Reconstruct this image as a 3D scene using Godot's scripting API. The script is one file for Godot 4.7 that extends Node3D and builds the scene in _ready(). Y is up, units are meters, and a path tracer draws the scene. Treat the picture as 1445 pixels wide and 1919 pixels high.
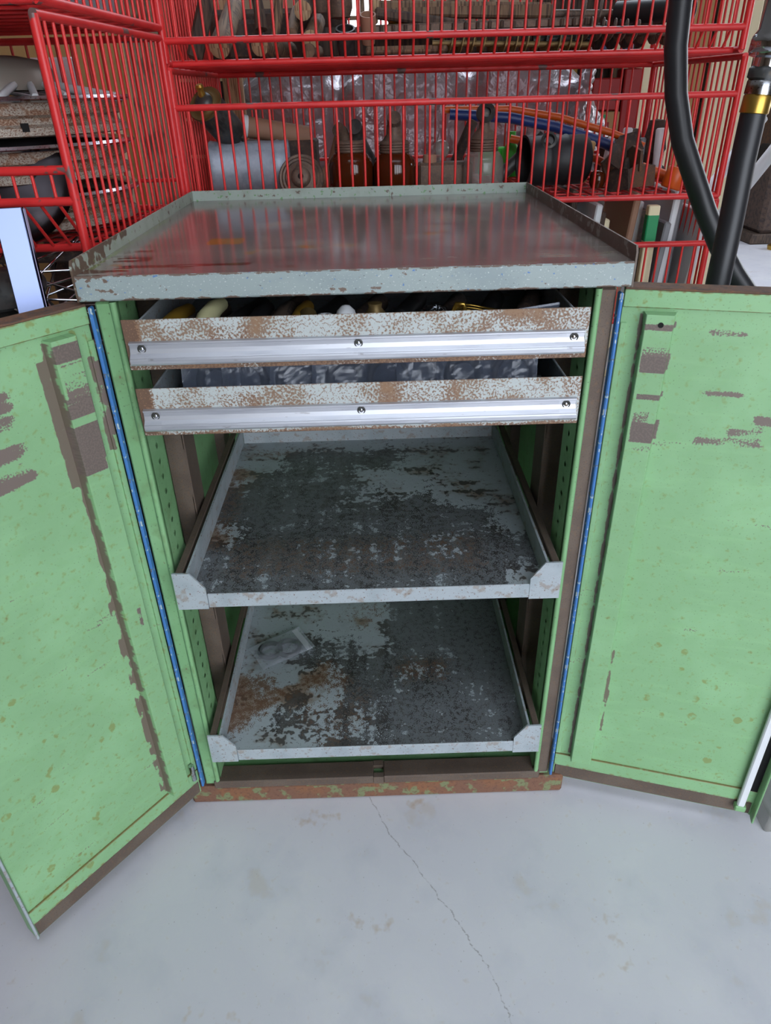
extends Node3D

# ---------------------------------------------------------------- mesh builder
class MB:
	var v := PackedVector3Array()
	var n := PackedVector3Array()
	var m := Transform3D()

	func at(t: Transform3D) -> MB:
		m = t
		return self

	func tri(a: Vector3, b: Vector3, c: Vector3, na: Vector3, nb: Vector3, nc: Vector3) -> void:
		v.append(m * a); v.append(m * c); v.append(m * b)
		n.append((m.basis * na).normalized()); n.append((m.basis * nc).normalized()); n.append((m.basis * nb).normalized())

	func flat(a: Vector3, b: Vector3, c: Vector3, out: Vector3) -> void:
		var k := (b - a).cross(c - a)
		if k.length_squared() < 1e-18:
			return
		if k.dot(out) < 0.0:
			tri(a, c, b, -k, -k, -k)
		else:
			tri(a, b, c, k, k, k)

	func quad(a: Vector3, b: Vector3, c: Vector3, d: Vector3, out: Vector3) -> void:
		flat(a, b, c, out)
		flat(a, c, d, out)

	func box(c: Vector3, s: Vector3, b := 0.0) -> MB:
		var h := s * 0.5
		b = minf(b, minf(h.x, minf(h.y, h.z)) * 0.9)
		var p := func(ax: int, g: Vector3) -> Vector3:
			var q := Vector3(g.x * (h.x - b), g.y * (h.y - b), g.z * (h.z - b))
			q[ax] = g[ax] * h[ax]
			return c + q
		for ax in 3:
			var u := (ax + 1) % 3
			var w := (ax + 2) % 3
			for s1 in [-1.0, 1.0]:
				var out := Vector3.ZERO
				out[ax] = s1
				var r := []
				for k in [[-1.0, -1.0], [1.0, -1.0], [1.0, 1.0], [-1.0, 1.0]]:
					var g := Vector3.ZERO
					g[ax] = s1; g[u] = k[0]; g[w] = k[1]
					r.append(p.call(ax, g))
				quad(r[0], r[1], r[2], r[3], out)
				if b > 0.0:
					for s2 in [-1.0, 1.0]:
						var o2 := Vector3.ZERO
						o2[ax] = s1; o2[u] = s2
						var ga := o2; var gb := o2
						ga[w] = -1.0; gb[w] = 1.0
						quad(p.call(ax, ga), p.call(ax, gb), p.call(u, gb), p.call(u, ga), o2)
		if b > 0.0:
			for i in 8:
				var g := Vector3(1.0 if i & 1 else -1.0, 1.0 if i & 2 else -1.0, 1.0 if i & 4 else -1.0)
				flat(p.call(0, g), p.call(1, g), p.call(2, g), g)
		return self

	func lathe(pr: Array, seg := 24) -> MB:
		var ns := []
		for i in pr.size() - 1:
			var d: Vector2 = pr[i + 1] - pr[i]
			ns.append(Vector2(d.y, -d.x).normalized())
		for i in pr.size() - 1:
			var a: Vector2 = pr[i]
			var b: Vector2 = pr[i + 1]
			var na: Vector2 = ns[i]
			var nb: Vector2 = ns[i]
			if i > 0 and ns[i].dot(ns[i - 1]) > 0.6:
				na = (ns[i] + ns[i - 1]).normalized()
			if i < ns.size() - 1 and ns[i].dot(ns[i + 1]) > 0.6:
				nb = (ns[i] + ns[i + 1]).normalized()
			for k in seg:
				var t0 := TAU * k / seg
				var t1 := TAU * (k + 1) / seg
				var c0 := Vector3(cos(t0), 0, sin(t0)); var c1 := Vector3(cos(t1), 0, sin(t1))
				var y := Vector3.UP
				var A := c0 * a.x + y * a.y; var B := c1 * a.x + y * a.y
				var C := c1 * b.x + y * b.y; var D := c0 * b.x + y * b.y
				var nA := c0 * na.x + y * na.y; var nB := c1 * na.x + y * na.y
				var nC := c1 * nb.x + y * nb.y; var nD := c0 * nb.x + y * nb.y
				if b.x > 1e-6:
					tri(A, D, C, nA, nD, nC)
				if a.x > 1e-6:
					tri(A, C, B, nA, nC, nB)
		return self

	func tube(pts: Array, rad, seg := 8, cap := true) -> MB:
		var rings := []
		var nrm := []
		var up := Vector3.UP
		for i in pts.size():
			var d: Vector3 = (pts[mini(i + 1, pts.size() - 1)] - pts[maxi(i - 1, 0)]).normalized()
			if i == 0:
				up = Vector3.UP if absf(d.y) < 0.9 else Vector3.RIGHT
			var x := d.cross(up).normalized()
			up = x.cross(d).normalized()
			var r: float = rad[i] if rad is Array else rad
			var ring := []
			var nr := []
			for k in seg:
				var t := TAU * k / seg
				var o := x * cos(t) + up * sin(t)
				nr.append(o)
				ring.append(pts[i] + o * r)
			rings.append(ring)
			nrm.append(nr)
		for i in pts.size() - 1:
			for k in seg:
				var j := (k + 1) % seg
				tri(rings[i][k], rings[i + 1][j], rings[i][j], nrm[i][k], nrm[i + 1][j], nrm[i][j])
				tri(rings[i][k], rings[i + 1][k], rings[i + 1][j], nrm[i][k], nrm[i + 1][k], nrm[i + 1][j])
		if cap:
			for e in [0, pts.size() - 1]:
				var out: Vector3 = pts[0] - pts[1] if e == 0 else pts[-1] - pts[-2]
				for k in range(1, seg - 1):
					flat(rings[e][0], rings[e][k], rings[e][k + 1], out)
		return self

	func prism(poly: Array, z0: float, z1: float) -> MB:
		var p := PackedVector2Array(poly)
		var ix := Geometry2D.triangulate_polygon(p)
		for i in range(0, ix.size(), 3):
			for z in [z0, z1]:
				var q := []
				for k in 3:
					q.append(Vector3(p[ix[i + k]].x, p[ix[i + k]].y, z))
				flat(q[0], q[1], q[2], Vector3(0, 0, -1 if z == minf(z0, z1) else 1))
		var area := 0.0
		for i in p.size():
			area += p[i].cross(p[(i + 1) % p.size()])
		for i in p.size():
			var a := p[i]
			var b := p[(i + 1) % p.size()]
			var o := Vector3(b.y - a.y, a.x - b.x, 0) * signf(area)
			quad(Vector3(a.x, a.y, z0), Vector3(b.x, b.y, z0), Vector3(b.x, b.y, z1), Vector3(a.x, a.y, z1), o)
		return self

	# strip in the xy plane (thickness along z) with octagonal holes
	func holed(w: float, pitch: float, cnt: int, r: float, th: float) -> MB:
		for z in [0.0, th]:
			var out := Vector3(0, 0, 1 if z > 0.0 else -1)
			for i in cnt:
				var y0 := pitch * i
				var o := []
				var q := []
				for k in 8:
					var t := TAU * (k + 0.5) / 8
					o.append(Vector3(cos(t) * r, y0 + pitch * 0.5 + sin(t) * r, z))
				q = [Vector3(w / 2, y0 + pitch, z), Vector3(-w / 2, y0 + pitch, z), Vector3(-w / 2, y0, z), Vector3(w / 2, y0, z)]
				for c in 4:
					var a := (c * 2 + 0) % 8
					flat(q[c], o[a], o[(a + 1) % 8], out)
					flat(q[c], q[(c + 1) % 4], o[(a + 1) % 8], out)
					flat(q[(c + 1) % 4], o[(a + 1) % 8], o[(a + 2) % 8], out)
		return self

	func mesh(uvm = null) -> ArrayMesh:
		var t := PackedVector2Array()
		t.resize(v.size())
		for i in range(0, v.size(), 3):
			if uvm:
				for k in 3:
					var q: Vector3 = v[i + k] - uvm[0]
					t[i + k] = Vector2(q.dot(uvm[1]), q.dot(uvm[2]))
			else:
				var f := (n[i] + n[i + 1] + n[i + 2]).abs()
				for k in 3:
					var p := v[i + k]
					t[i + k] = Vector2(p.z, -p.y) if f.x >= f.y and f.x >= f.z else (Vector2(p.x, p.z) if f.y >= f.z else Vector2(p.x, -p.y))
		var a := []
		a.resize(Mesh.ARRAY_MAX)
		a[Mesh.ARRAY_VERTEX] = v
		a[Mesh.ARRAY_NORMAL] = n
		a[Mesh.ARRAY_TEX_UV] = t
		var am := ArrayMesh.new()
		am.add_surface_from_arrays(Mesh.PRIMITIVE_TRIANGLES, a)
		return am

const GATE_Z := 2.9
const ROOF_Z0 := 0.8
const ROOF_Z1 := 1.5

# ---------------------------------------------------------------- nodes
var M := {}
var used := {}

func numbered(nm: String) -> String:
	used[nm] = used.get(nm, 0) + 1
	return nm if used[nm] == 1 else "%s_%03d" % [nm, used[nm] - 1]

func tag(o: Node3D, label: String, cat: String, group := "") -> void:
	o.set_meta("label", label)
	o.set_meta("category", cat)
	if group:
		o.set_meta("group", group)

func thing(nm: String, label: String, cat: String, pos := Vector3.ZERO, group := "") -> Node3D:
	var o := Node3D.new()
	o.name = numbered(nm)
	o.position = pos
	tag(o, label, cat, group)
	add_child(o)
	return o

func part(par: Node3D, nm: String, mesh: Mesh, mat: Material, pos := Vector3.ZERO, label := "") -> MeshInstance3D:
	var o := MeshInstance3D.new()
	o.name = nm
	o.mesh = mesh
	o.material_override = mat
	o.position = pos
	if label:
		o.set_meta("label", label)
	par.add_child(o, true)
	return o

func group_part(par: Node3D, nm: String, label := "") -> Node3D:
	var o := Node3D.new()
	o.name = nm
	if label:
		o.set_meta("label", label)
	par.add_child(o, true)
	return o

func single(nm: String, mb: MB, mat: Material, pos: Vector3, label: String, cat: String, group := "") -> MeshInstance3D:
	var o := MeshInstance3D.new()
	o.name = numbered(nm)
	o.mesh = mb.mesh()
	o.material_override = mat
	o.position = pos
	tag(o, label, cat, group)
	add_child(o)
	return o

func struct(nm: String, mb: MB, mat: Material, uvm = null) -> MeshInstance3D:
	var o := MeshInstance3D.new()
	o.name = nm
	o.mesh = mb.mesh(uvm)
	o.material_override = mat
	o.set_meta("kind", "structure")
	add_child(o)
	return o

func along(a: Vector3, b: Vector3) -> Transform3D:   # y axis runs from a to b
	var y := (b - a).normalized()
	var x := y.cross(Vector3.FORWARD if absf(y.z) < 0.9 else Vector3.RIGHT).normalized()
	return Transform3D(Basis(x, y, x.cross(y)), a)

func V(x: float, y: float, z: float) -> Vector3:
	return Vector3(x, y, z)

# ---------------------------------------------------------------- textures
func nz(w: int, h: int, wl: float, sd: int, oct := 4, sx := 1, sy := 1, ridged := false, seam := false) -> PackedByteArray:
	var f := FastNoiseLite.new()
	f.seed = sd
	f.noise_type = FastNoiseLite.TYPE_SIMPLEX_SMOOTH if not ridged else FastNoiseLite.TYPE_PERLIN
	f.frequency = 1.0 / wl
	f.fractal_type = FastNoiseLite.FRACTAL_RIDGED if ridged else FastNoiseLite.FRACTAL_FBM
	f.fractal_octaves = oct
	var im := f.get_seamless_image(w / sx, h / sy) if seam else f.get_image(w / sx, h / sy)
	if sx > 1 or sy > 1:
		im.resize(w, h, Image.INTERPOLATE_CUBIC)
	return im.get_data()

# soft-edged shapes in metres: [x, y, w, h, value]
func shapes(w: int, h: int, sc: float, list: Array, blur := 4) -> PackedByteArray:
	var im := Image.create(w, h, false, Image.FORMAT_L8)
	for s in list:
		if s.size() == 4:
			var cr: float = s[2] * sc
			var cx: float = s[0] * sc
			var cy: float = s[1] * sc
			for yy in range(maxi(0, int(cy - cr)), mini(h, int(cy + cr) + 1)):
				var hw := sqrt(maxf(0.0, cr * cr - (yy - cy) * (yy - cy)))
				im.fill_rect(Rect2i(int(cx - hw), yy, maxi(1, int(hw * 2)), 1), Color(s[3], s[3], s[3]))
			continue
		im.fill_rect(Rect2i(int(s[0] * sc), int(s[1] * sc), maxi(1, int(s[2] * sc)), maxi(1, int(s[3] * sc))), Color(s[4], s[4], s[4]))
	if blur > 1:
		im.resize(maxi(1, w / blur), maxi(1, h / blur), Image.INTERPOLATE_BILINEAR)
		im.resize(w, h, Image.INTERPOLATE_CUBIC)
	return im.get_data()

# layers: [noise, lo, hi, colour, strength, shapes or null, noise weight]
func paint(w: int, h: int, base: Color, layers: Array) -> ImageTexture:
	var d := PackedByteArray()
	d.resize(w * h * 3)
	var br := int(base.r8); var bg := int(base.g8); var bb := int(base.b8)
	for i in w * h:
		d[i * 3] = br; d[i * 3 + 1] = bg; d[i * 3 + 2] = bb
	for L in layers:
		var nn: PackedByteArray = L[0]
		var lo: float = L[1]
		var k: float = 1.0 / maxf(L[2] - lo, 0.5)
		var cr: float = L[3].r8; var cg: float = L[3].g8; var cb: float = L[3].b8
		var st: float = L[4]
		var sh = L[5] if L.size() > 5 else null
		var wt: float = L[6] if L.size() > 6 else 1.0
		if sh == null:
			for i in w * h:
				if nn[i] > lo:
					var a := minf((nn[i] - lo) * k, 1.0) * st
					var j := i * 3
					d[j] = int(d[j] + (cr - d[j]) * a); d[j + 1] = int(d[j + 1] + (cg - d[j + 1]) * a); d[j + 2] = int(d[j + 2] + (cb - d[j + 2]) * a)
		else:
			var s2: PackedByteArray = sh
			for i in w * h:
				var q := nn[i] * wt + s2[i]
				if q > lo:
					var a := minf((q - lo) * k, 1.0) * st
					var j := i * 3
					d[j] = int(d[j] + (cr - d[j]) * a); d[j + 1] = int(d[j + 1] + (cg - d[j + 1]) * a); d[j + 2] = int(d[j + 2] + (cb - d[j + 2]) * a)
	var im := Image.create_from_data(w, h, false, Image.FORMAT_RGB8, d)
	return ImageTexture.create_from_image(im)

func mixn(a: PackedByteArray, wa: float, b: PackedByteArray, wb: float) -> PackedByteArray:
	var o := PackedByteArray()
	o.resize(a.size())
	for i in a.size():
		o[i] = clampi(int(128.0 + (a[i] - 128) * wa + (b[i] - 128) * wb), 0, 255)
	return o

func C(r: int, g: int, b: int) -> Color:
	return Color8(r, g, b)

func mat(col: Color, rough: float, metal := 0.0, tex: Texture2D = null, size := 1.0) -> StandardMaterial3D:
	var s := StandardMaterial3D.new()
	s.albedo_color = col
	s.roughness = rough
	s.metallic = metal
	if tex:
		s.albedo_color = Color.WHITE
		s.albedo_texture = tex
		s.uv1_scale = Vector3(1.0 / size, 1.0 / size, 1)
	return s

func bump(s: StandardMaterial3D, data: PackedByteArray, w: int, h: int, cm: float) -> StandardMaterial3D:
	s.heightmap_enabled = true
	s.heightmap_scale = cm
	s.heightmap_texture = ImageTexture.create_from_image(Image.create_from_data(w, h, false, Image.FORMAT_L8, data))
	return s

func make_materials() -> void:
	var S := 512
	var n1 := nz(S, S, 180, 1, 4, 1, 1, false, true)
	var n2 := nz(S, S, 14, 2, 3, 1, 1, false, true)
	var n3 := nz(S, S, 5, 3, 2, 1, 1, false, true)
	var n4 := nz(S, S, 60, 4, 5, 1, 1, false, true)
	M.green = mat(C(116, 160, 112), 0.5, 0.0, paint(S, S, C(120, 166, 114), [[n1, 130, 230, C(136, 180, 130), 0.6], [n4, 170, 225, C(104, 132, 86), 0.5], [n3, 214, 226, C(60, 66, 48), 0.7], [n2, 216, 226, C(112, 92, 66), 0.8]]), 0.5)
	M.rust = mat(C(100, 75, 60), 0.8, 0.1, paint(S, S, C(98, 76, 62), [[n1, 110, 200, C(120, 84, 58), 0.7], [n4, 140, 190, C(78, 66, 58), 0.8], [n2, 150, 200, C(132, 88, 60), 0.6], [n3, 170, 220, C(70, 52, 44), 0.5]]), 0.3)
	M.brown = mat(C(92, 80, 72), 0.7, 0.2, paint(S, S, C(96, 82, 72), [[n1, 110, 200, C(110, 96, 84), 0.7], [n2, 160, 200, C(120, 92, 70), 0.5], [n3, 170, 220, C(66, 56, 50), 0.5]]), 0.3)
	M.plinth = mat(C(120, 80, 60), 0.8, 0.0, paint(S, S, C(116, 82, 64), [[n1, 120, 200, C(132, 88, 58), 0.8], [n4, 150, 175, C(116, 132, 92), 0.85], [n2, 150, 200, C(96, 66, 54), 0.6], [n3, 165, 220, C(150, 112, 82), 0.4]]), 0.35)
	M.pale = mat(C(160, 168, 172), 0.5, 0.0, paint(S, S, C(160, 168, 172), [[n1, 120, 200, C(146, 156, 160), 0.7], [n4, 170, 210, C(134, 116, 100), 0.5], [n2, 196, 208, C(110, 86, 70), 0.8], [n3, 212, 224, C(80, 64, 54), 0.7]]), 0.22)
	M.red = mat(C(196, 32, 36), 0.38, 0.0, paint(256, 256, C(212, 46, 46), [[nz(256, 256, 60, 8, 3, 1, 1, false, true), 130, 220, C(194, 36, 38), 0.8], [nz(256, 256, 70, 9, 4, 1, 1, false, true), 214, 217, C(104, 84, 80), 0.95]]), 0.35)
	M.wire = mat(C(216, 50, 48), 0.36)
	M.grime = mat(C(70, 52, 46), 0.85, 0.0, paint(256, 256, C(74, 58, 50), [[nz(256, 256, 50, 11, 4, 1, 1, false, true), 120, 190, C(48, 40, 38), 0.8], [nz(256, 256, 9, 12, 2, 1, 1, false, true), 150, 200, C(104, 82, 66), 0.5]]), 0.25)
	M.rim = mat(C(150, 130, 110), 0.75, 0.1, paint(S, 256, C(156, 146, 134), [[nz(S, 256, 80, 14, 5, 1, 1, false, true), 118, 160, C(124, 84, 60), 0.85], [nz(S, 256, 9, 15, 3, 1, 1, false, true), 138, 160, C(186, 176, 160), 0.6], [nz(S, 256, 6, 16, 2, 1, 1, false, true), 160, 180, C(96, 62, 46), 0.8]]), 0.22)
	M.galv = mat(C(150, 160, 172), 0.5, 0.35, paint(256, 256, C(158, 168, 180), [[nz(256, 256, 14, 17, 2, 1, 1, false, true), 120, 170, C(172, 180, 190), 0.5], [nz(256, 256, 70, 18, 5, 1, 1, false, true), 140, 220, C(128, 138, 150), 0.7]]), 0.2)
	var wood := func(a: Color, b: Color, c: Color, sd: int) -> StandardMaterial3D:
		return mat(a, 0.8, 0.0, paint(256, 256, a, [[nz(256, 256, 40, sd, 4, 1, 8), 110, 190, b, 0.8], [nz(256, 256, 16, sd + 1, 3, 1, 16), 140, 180, c, 0.8]]), 0.12)
	M.wood = wood.call(C(128, 104, 80), C(104, 82, 64), C(70, 54, 44), 20)
	M.wood_pale = wood.call(C(168, 146, 112), C(150, 122, 90), C(104, 80, 60), 22)
	M.wood_dark = wood.call(C(84, 68, 56), C(64, 52, 44), C(44, 36, 32), 24)
	M.steel_brown = mat(C(96, 80, 70), 0.55, 0.4, paint(256, 256, C(104, 86, 74), [[nz(256, 256, 40, 26, 5, 1, 1, false, true), 120, 190, C(78, 66, 60), 0.8], [nz(256, 256, 8, 27, 3, 1, 1, false, true), 150, 190, C(136, 108, 86), 0.5]]), 0.2)
	M.chrome = mat(C(200, 205, 212), 0.12, 1.0)
	M.chrome_worn = mat(C(190, 194, 200), 0.22, 1.0, paint(256, 256, C(196, 200, 206), [[nz(256, 256, 60, 28, 4, 1, 1, false, true), 170, 200, C(140, 120, 100), 0.8], [nz(256, 256, 6, 29, 2, 1, 1, false, true), 185, 200, C(70, 64, 60), 0.8]]), 0.2)
	M.alu = mat(C(196, 198, 204), 0.45, 0.85, paint(S, 128, C(196, 198, 204), [[nz(S, 128, 40, 30, 3, 8, 1), 120, 200, C(176, 178, 186), 0.6], [nz(S, 128, 20, 31, 3, 4, 1), 222, 240, C(140, 136, 136), 0.5]]), 0.25)
	M.brass = mat(C(186, 150, 70), 0.3, 0.9)
	M.brass_dull = mat(C(120, 100, 62), 0.5, 0.6)
	M.black = mat(C(26, 26, 28), 0.5)
	M.hole = mat(C(12, 11, 11), 0.9)  # near-black standing in for the shade inside holes, slots and gaps
	M.rubber = bump(mat(C(34, 34, 37), 0.42), nz(256, 256, 5, 33, 2, 1, 1, false, true), 256, 256, 0.012)
	M.dark_tin = mat(C(62, 62, 62), 0.45, 0.5, paint(256, 256, C(72, 72, 70), [[nz(256, 256, 50, 34, 4, 1, 1, false, true), 130, 200, C(50, 50, 50), 0.8], [nz(256, 256, 40, 35, 4, 1, 1, false, true), 170, 200, C(96, 84, 70), 0.7]]), 0.15)
	M.blue = mat(C(50, 116, 190), 0.5, 0.0, paint(256, 256, C(62, 116, 178), [[nz(256, 256, 26, 36, 4, 1, 1, false, true), 196, 202, C(190, 196, 190), 0.9], [nz(256, 256, 40, 37, 4, 1, 1, false, true), 200, 206, C(104, 92, 80), 0.9]]), 0.15)
	M.orange = mat(C(206, 88, 22), 0.4)
	M.navy = mat(C(30, 52, 110), 0.4)
	M.cream = mat(C(238, 224, 186), 0.7)
	M.zip = mat(C(196, 202, 210), 0.2)
	M.zip.transparency = BaseMaterial3D.TRANSPARENCY_ALPHA
	M.zip.albedo_color.a = 0.27
	M.dull = mat(C(150, 142, 132), 0.4, 0.4)
	M.white = mat(C(214, 216, 218), 0.55)
	M.grey = mat(C(130, 130, 134), 0.6)
	M.lime = mat(C(60, 190, 60), 0.5)
	M.emerald = mat(C(20, 140, 84), 0.5)
	M.tan = mat(C(176, 138, 88), 0.7)
	M.carton = mat(C(168, 128, 86), 0.8)
	M.redbox = mat(C(150, 24, 24), 0.5)
	M.yellow = mat(C(150, 116, 36), 0.6)
	M.clay = mat(C(150, 112, 90), 0.7)
	M.amber = mat(C(70, 28, 8), 0.08)
	M.amber.refraction_enabled = true
	M.amber.refraction_scale = 0.05
	M.glass = mat(C(150, 148, 140), 0.15)
	M.glass.transparency = BaseMaterial3D.TRANSPARENCY_ALPHA
	M.glass.albedo_color.a = 0.5
	M.bag = mat(C(140, 150, 172), 0.22)
	M.bag.transparency = BaseMaterial3D.TRANSPARENCY_ALPHA
	M.bag.albedo_color.a = 0.34
	M.foil = bump(mat(C(150, 143, 147), 0.34, 0.55), nz(S, S, 90, 40, 4, 1, 1, true, true), S, S, 0.6)
	M.foil.uv1_scale = Vector3(2.5, 2.5, 1)
	M.wall = mat(C(140, 120, 100), 0.9, 0.0, paint(256, 256, C(140, 118, 96), [[nz(256, 256, 60, 41, 4, 1, 1, false, true), 120, 200, C(74, 58, 48), 0.8]]), 1.5)
	M.ceiling = mat(C(176, 172, 164), 0.9)
	M.yard = mat(C(176, 174, 168), 0.9)
	# floor: pale concrete with trowel clouds, rust stains and a hairline crack
	var F := 1400
	var f1 := nz(F, F, 380, 50, 5)
	var f2 := nz(F, F, 26, 51, 3)
	var f3 := nz(F, F, 5, 52, 2)
	var f4 := nz(F, F, 150, 53, 5)
	var crack := PackedByteArray()
	crack.resize(F * F)
	var rn := FastNoiseLite.new()
	rn.seed = 5
	rn.frequency = 0.02
	var cp := [Vector2(0.682, 0.545), Vector2(0.720, 0.626), Vector2(0.760, 0.682), Vector2(0.796, 0.744), Vector2(0.820, 0.773), Vector2(0.843, 0.826), Vector2(0.864, 0.854), Vector2(0.877, 0.902), Vector2(0.892, 0.946)]
	for k in cp.size() - 1:
		for i in 130:
			var q: Vector2 = cp[k].lerp(cp[k + 1], i / 130.0)
			var kk := k * 130.0 + i
			var X := int((q.x + rn.get_noise_1d(kk * .5) * .006 + rn.get_noise_1d(kk * 3.0) * .0016) * 1000)
			var Y := int(q.y * 1000)
			if X > 1 and X < F - 2 and Y < F:
				var st := 130 if rn.get_noise_1d(kk * 2.0 + 99.0) > -0.1 else 64
				crack[Y * F + X] = st
				crack[Y * F + X + 1] = st / 2
	var stains := shapes(F, F, 1000.0, [[0.56, 0.58, 0.07, 0.02, 0.4], [0.74, 0.56, 0.05, 0.03, 0.3], [0.40, 0.9, 0.12, 0.1, 0.16], [0.62, 0.78, 0.1, 0.02, 0.26], [1.05, 0.76, 0.04, 0.1, 0.2], [0.86, 1.08, 0.2, 0.1, 0.18]], 24)
	M.floor = mat(C(186, 186, 194), 0.6, 0.0, paint(F, F, C(206, 205, 210), [[f1, 110, 210, C(214, 213, 216), 0.8], [f4, 140, 220, C(194, 195, 202), 0.5], [f2, 140, 210, C(212, 211, 212), 0.35], [f4, 205, 235, C(196, 182, 164), 0.3], [f2, 200, 330, C(168, 136, 104), 0.5, stains], [f3, 228, 238, C(120, 114, 110), 0.5], [crack, 40, 160, C(104, 98, 96), 0.7]]), 1.4)
	# door skins, 0.325 by 0.90 m, 1500 texels a metre
	var W := 496
	var H := 1352
	for side in 2:
		var sd := 60 + side * 10
		var g1 := nz(W, H, 300, sd, 4)
		var g2 := nz(W, H, 60, sd + 1, 4)
		var g3 := nz(W, H, 5, sd + 2, 2)
		var g4 := nz(W, H, 22, sd + 3, 3)
		var sc := nz(W, H, 40, sd + 4, 4, 8, 1)
		var wear := []
		var olive := []
		if side == 0:   # x runs away from the hinge, y down from the top edge
			wear = [[.026, .032, .036, .022, .75], [.028, .056, .03, .045, .42], [.027, .098, .036, .026, .66], [.028, .135, .036, .052, .72], [.03, .186, .034, .016, .74],
				[.0, .07, .012, .1, .6], [.118, .07, .04, .05, .5], [.118, .13, .05, .05, .5], [.11, .172, .07, .014, .6], [.17, .1, .06, .06, .4], [.036, .43, .006, .034, .66], [.0, .858, .33, .05, .1]]
			olive = [[.1, .45, .2, .2, .22], [.16, .62, .14, .2, .3], [.2, .8, .1, .05, .3], [.0, .0, .33, .03, .3]]
		else:
			wear = [[.028, .038, .038, .008, .7], [.03, .066, .034, .012, .5], [.03, .078, .036, .022, .76], [.032, .128, .034, .009, .74], [.032, .152, .02, .02, .5], [.032, .168, .036, .028, .76],
				[.108, .094, .09, .004, .66], [.116, .127, .045, .005, .6], [.116, .184, .06, .009, .7], [.15, .165, .05, .028, .5], [.18, .15, .04, .02, .6], [.105, .05, .05, .006, .46], [.072, .6, .007, .13, .5]]
			olive = [[.1, .5, .18, .25, .34], [.2, .62, .1, .2, .42], [.0, .0, .33, .03, .3]]
		var rib := []
		var rag := []
		for q in wear:
			(rib if q[0] > .02 and q[0] < .066 else rag).append(q)
		var rs2 := RandomNumberGenerator.new()
		rs2.seed = 4 + side
		var spots := []
		for q in olive:
			for i in 18:
				spots.append([q[0] + rs2.randf() * q[2], q[1] + rs2.randf() * q[3], .0014 + pow(rs2.randf(), 3.0) * .0065, .25 + rs2.randf() * .35])
		var flank_wear_shade := shapes(W, H, 1500.0, [[.063, .05, .014, .17, .66], [.0615, .03, .007, .80, .6], [.066, .4, .008, .42, .46], [.004, .06, .01, .13, .5]] if side == 0 else [[.021, .03, .007, .8, .5], [.064, .55, .006, .14, .46], [.066, .66, .006, .1, .4]], 4)  # brown wear beside the rib, plus shade painted along its left-facing flank
		var ws := shapes(W, H, 1500.0, rib, 3)
		var wr := shapes(W, H, 1500.0, rag, 14)
		var os := shapes(W, H, 1500.0, spots, 3)
		var sc2 := mixn(sc, .8, g3, .35)
		var seams := shapes(W, H, 1500.0, [[0, .0218, .33, .0014, .5], [0, .834, .33, .0016, .6], [.0075, .03, .001, .8, .36], [.0, .0, .33, .003, .4], [0, .86, .33, .008, .36]], 1)
		var tx := paint(W, H, C(130, 172, 124), [[g1, 100, 210, C(140, 184, 135), 0.8], [g2, 140, 230, C(126, 170, 116), 0.35], [sc, 150, 210, C(142, 188, 134), 0.3], [g4, 150, 200, C(122, 96, 56), 0.75, seams, 0.5],
			[g4, 180, 260, C(126, 128, 64), 0.6, os], [g3, 216, 226, C(74, 84, 60), 0.6], [g4, 236, 244, C(112, 104, 66), 0.5], [g2, 190, 204, C(106, 90, 80), 0.9, flank_wear_shade, 0.7], [sc2, 236, 244, C(114, 98, 92), 0.95, ws], [sc2, 226, 234, C(114, 98, 92), 0.95, wr], [g3, 240, 290, C(86, 76, 72), 0.4, ws, 0.7]])
		M["door%d" % side] = mat(Color.WHITE, 0.46, 0.0, tx, 1.0)
	# drawer fronts 0.552 x 0.062
	for k in 2:
		var w := 1104
		var h := 128
		var a := nz(w, h, 130, 80 + k, 3)
		var b := nz(w, h, 8, 82 + k, 3)
		var c := nz(w, h, 20, 84 + k, 3, 1, 1, true)
		var e := nz(w, h, 5, 86 + k, 2)
		var ends := shapes(w, h, 2000.0, [[0, 0, .018, .064, .6], [.46 if k == 0 else .53, 0, .1, .03, .16], [0, .046 if k == 0 else .06, .56, .03, .36], [.01, .026, .5, .016, .12], [.1, .01, .05, .02, .16], [.3 if k else .42, .0, .1, .04, .12]], 8)
		var big := mixn(a, .6, b, .8)
		var fine := mixn(b, .7, e, .5)
		M["front%d" % k] = mat(Color.WHITE, 0.6, 0.1, paint(w, h, C(176, 182, 180), [[a, 110, 200, C(158, 164, 156), 0.8], [e, 150, 220, C(190, 194, 190), 0.5], [big, 146, 158, C(128, 100, 80), 0.85, ends], [fine, 186, 196, C(122, 92, 72), 0.8, ends], [c, 214, 222, C(124, 96, 78), 0.7], [a, 205, 250, C(140, 104, 72), 0.5, ends], [fine, 226, 236, C(92, 70, 58), 0.7, ends]]), 1.0)
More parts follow.
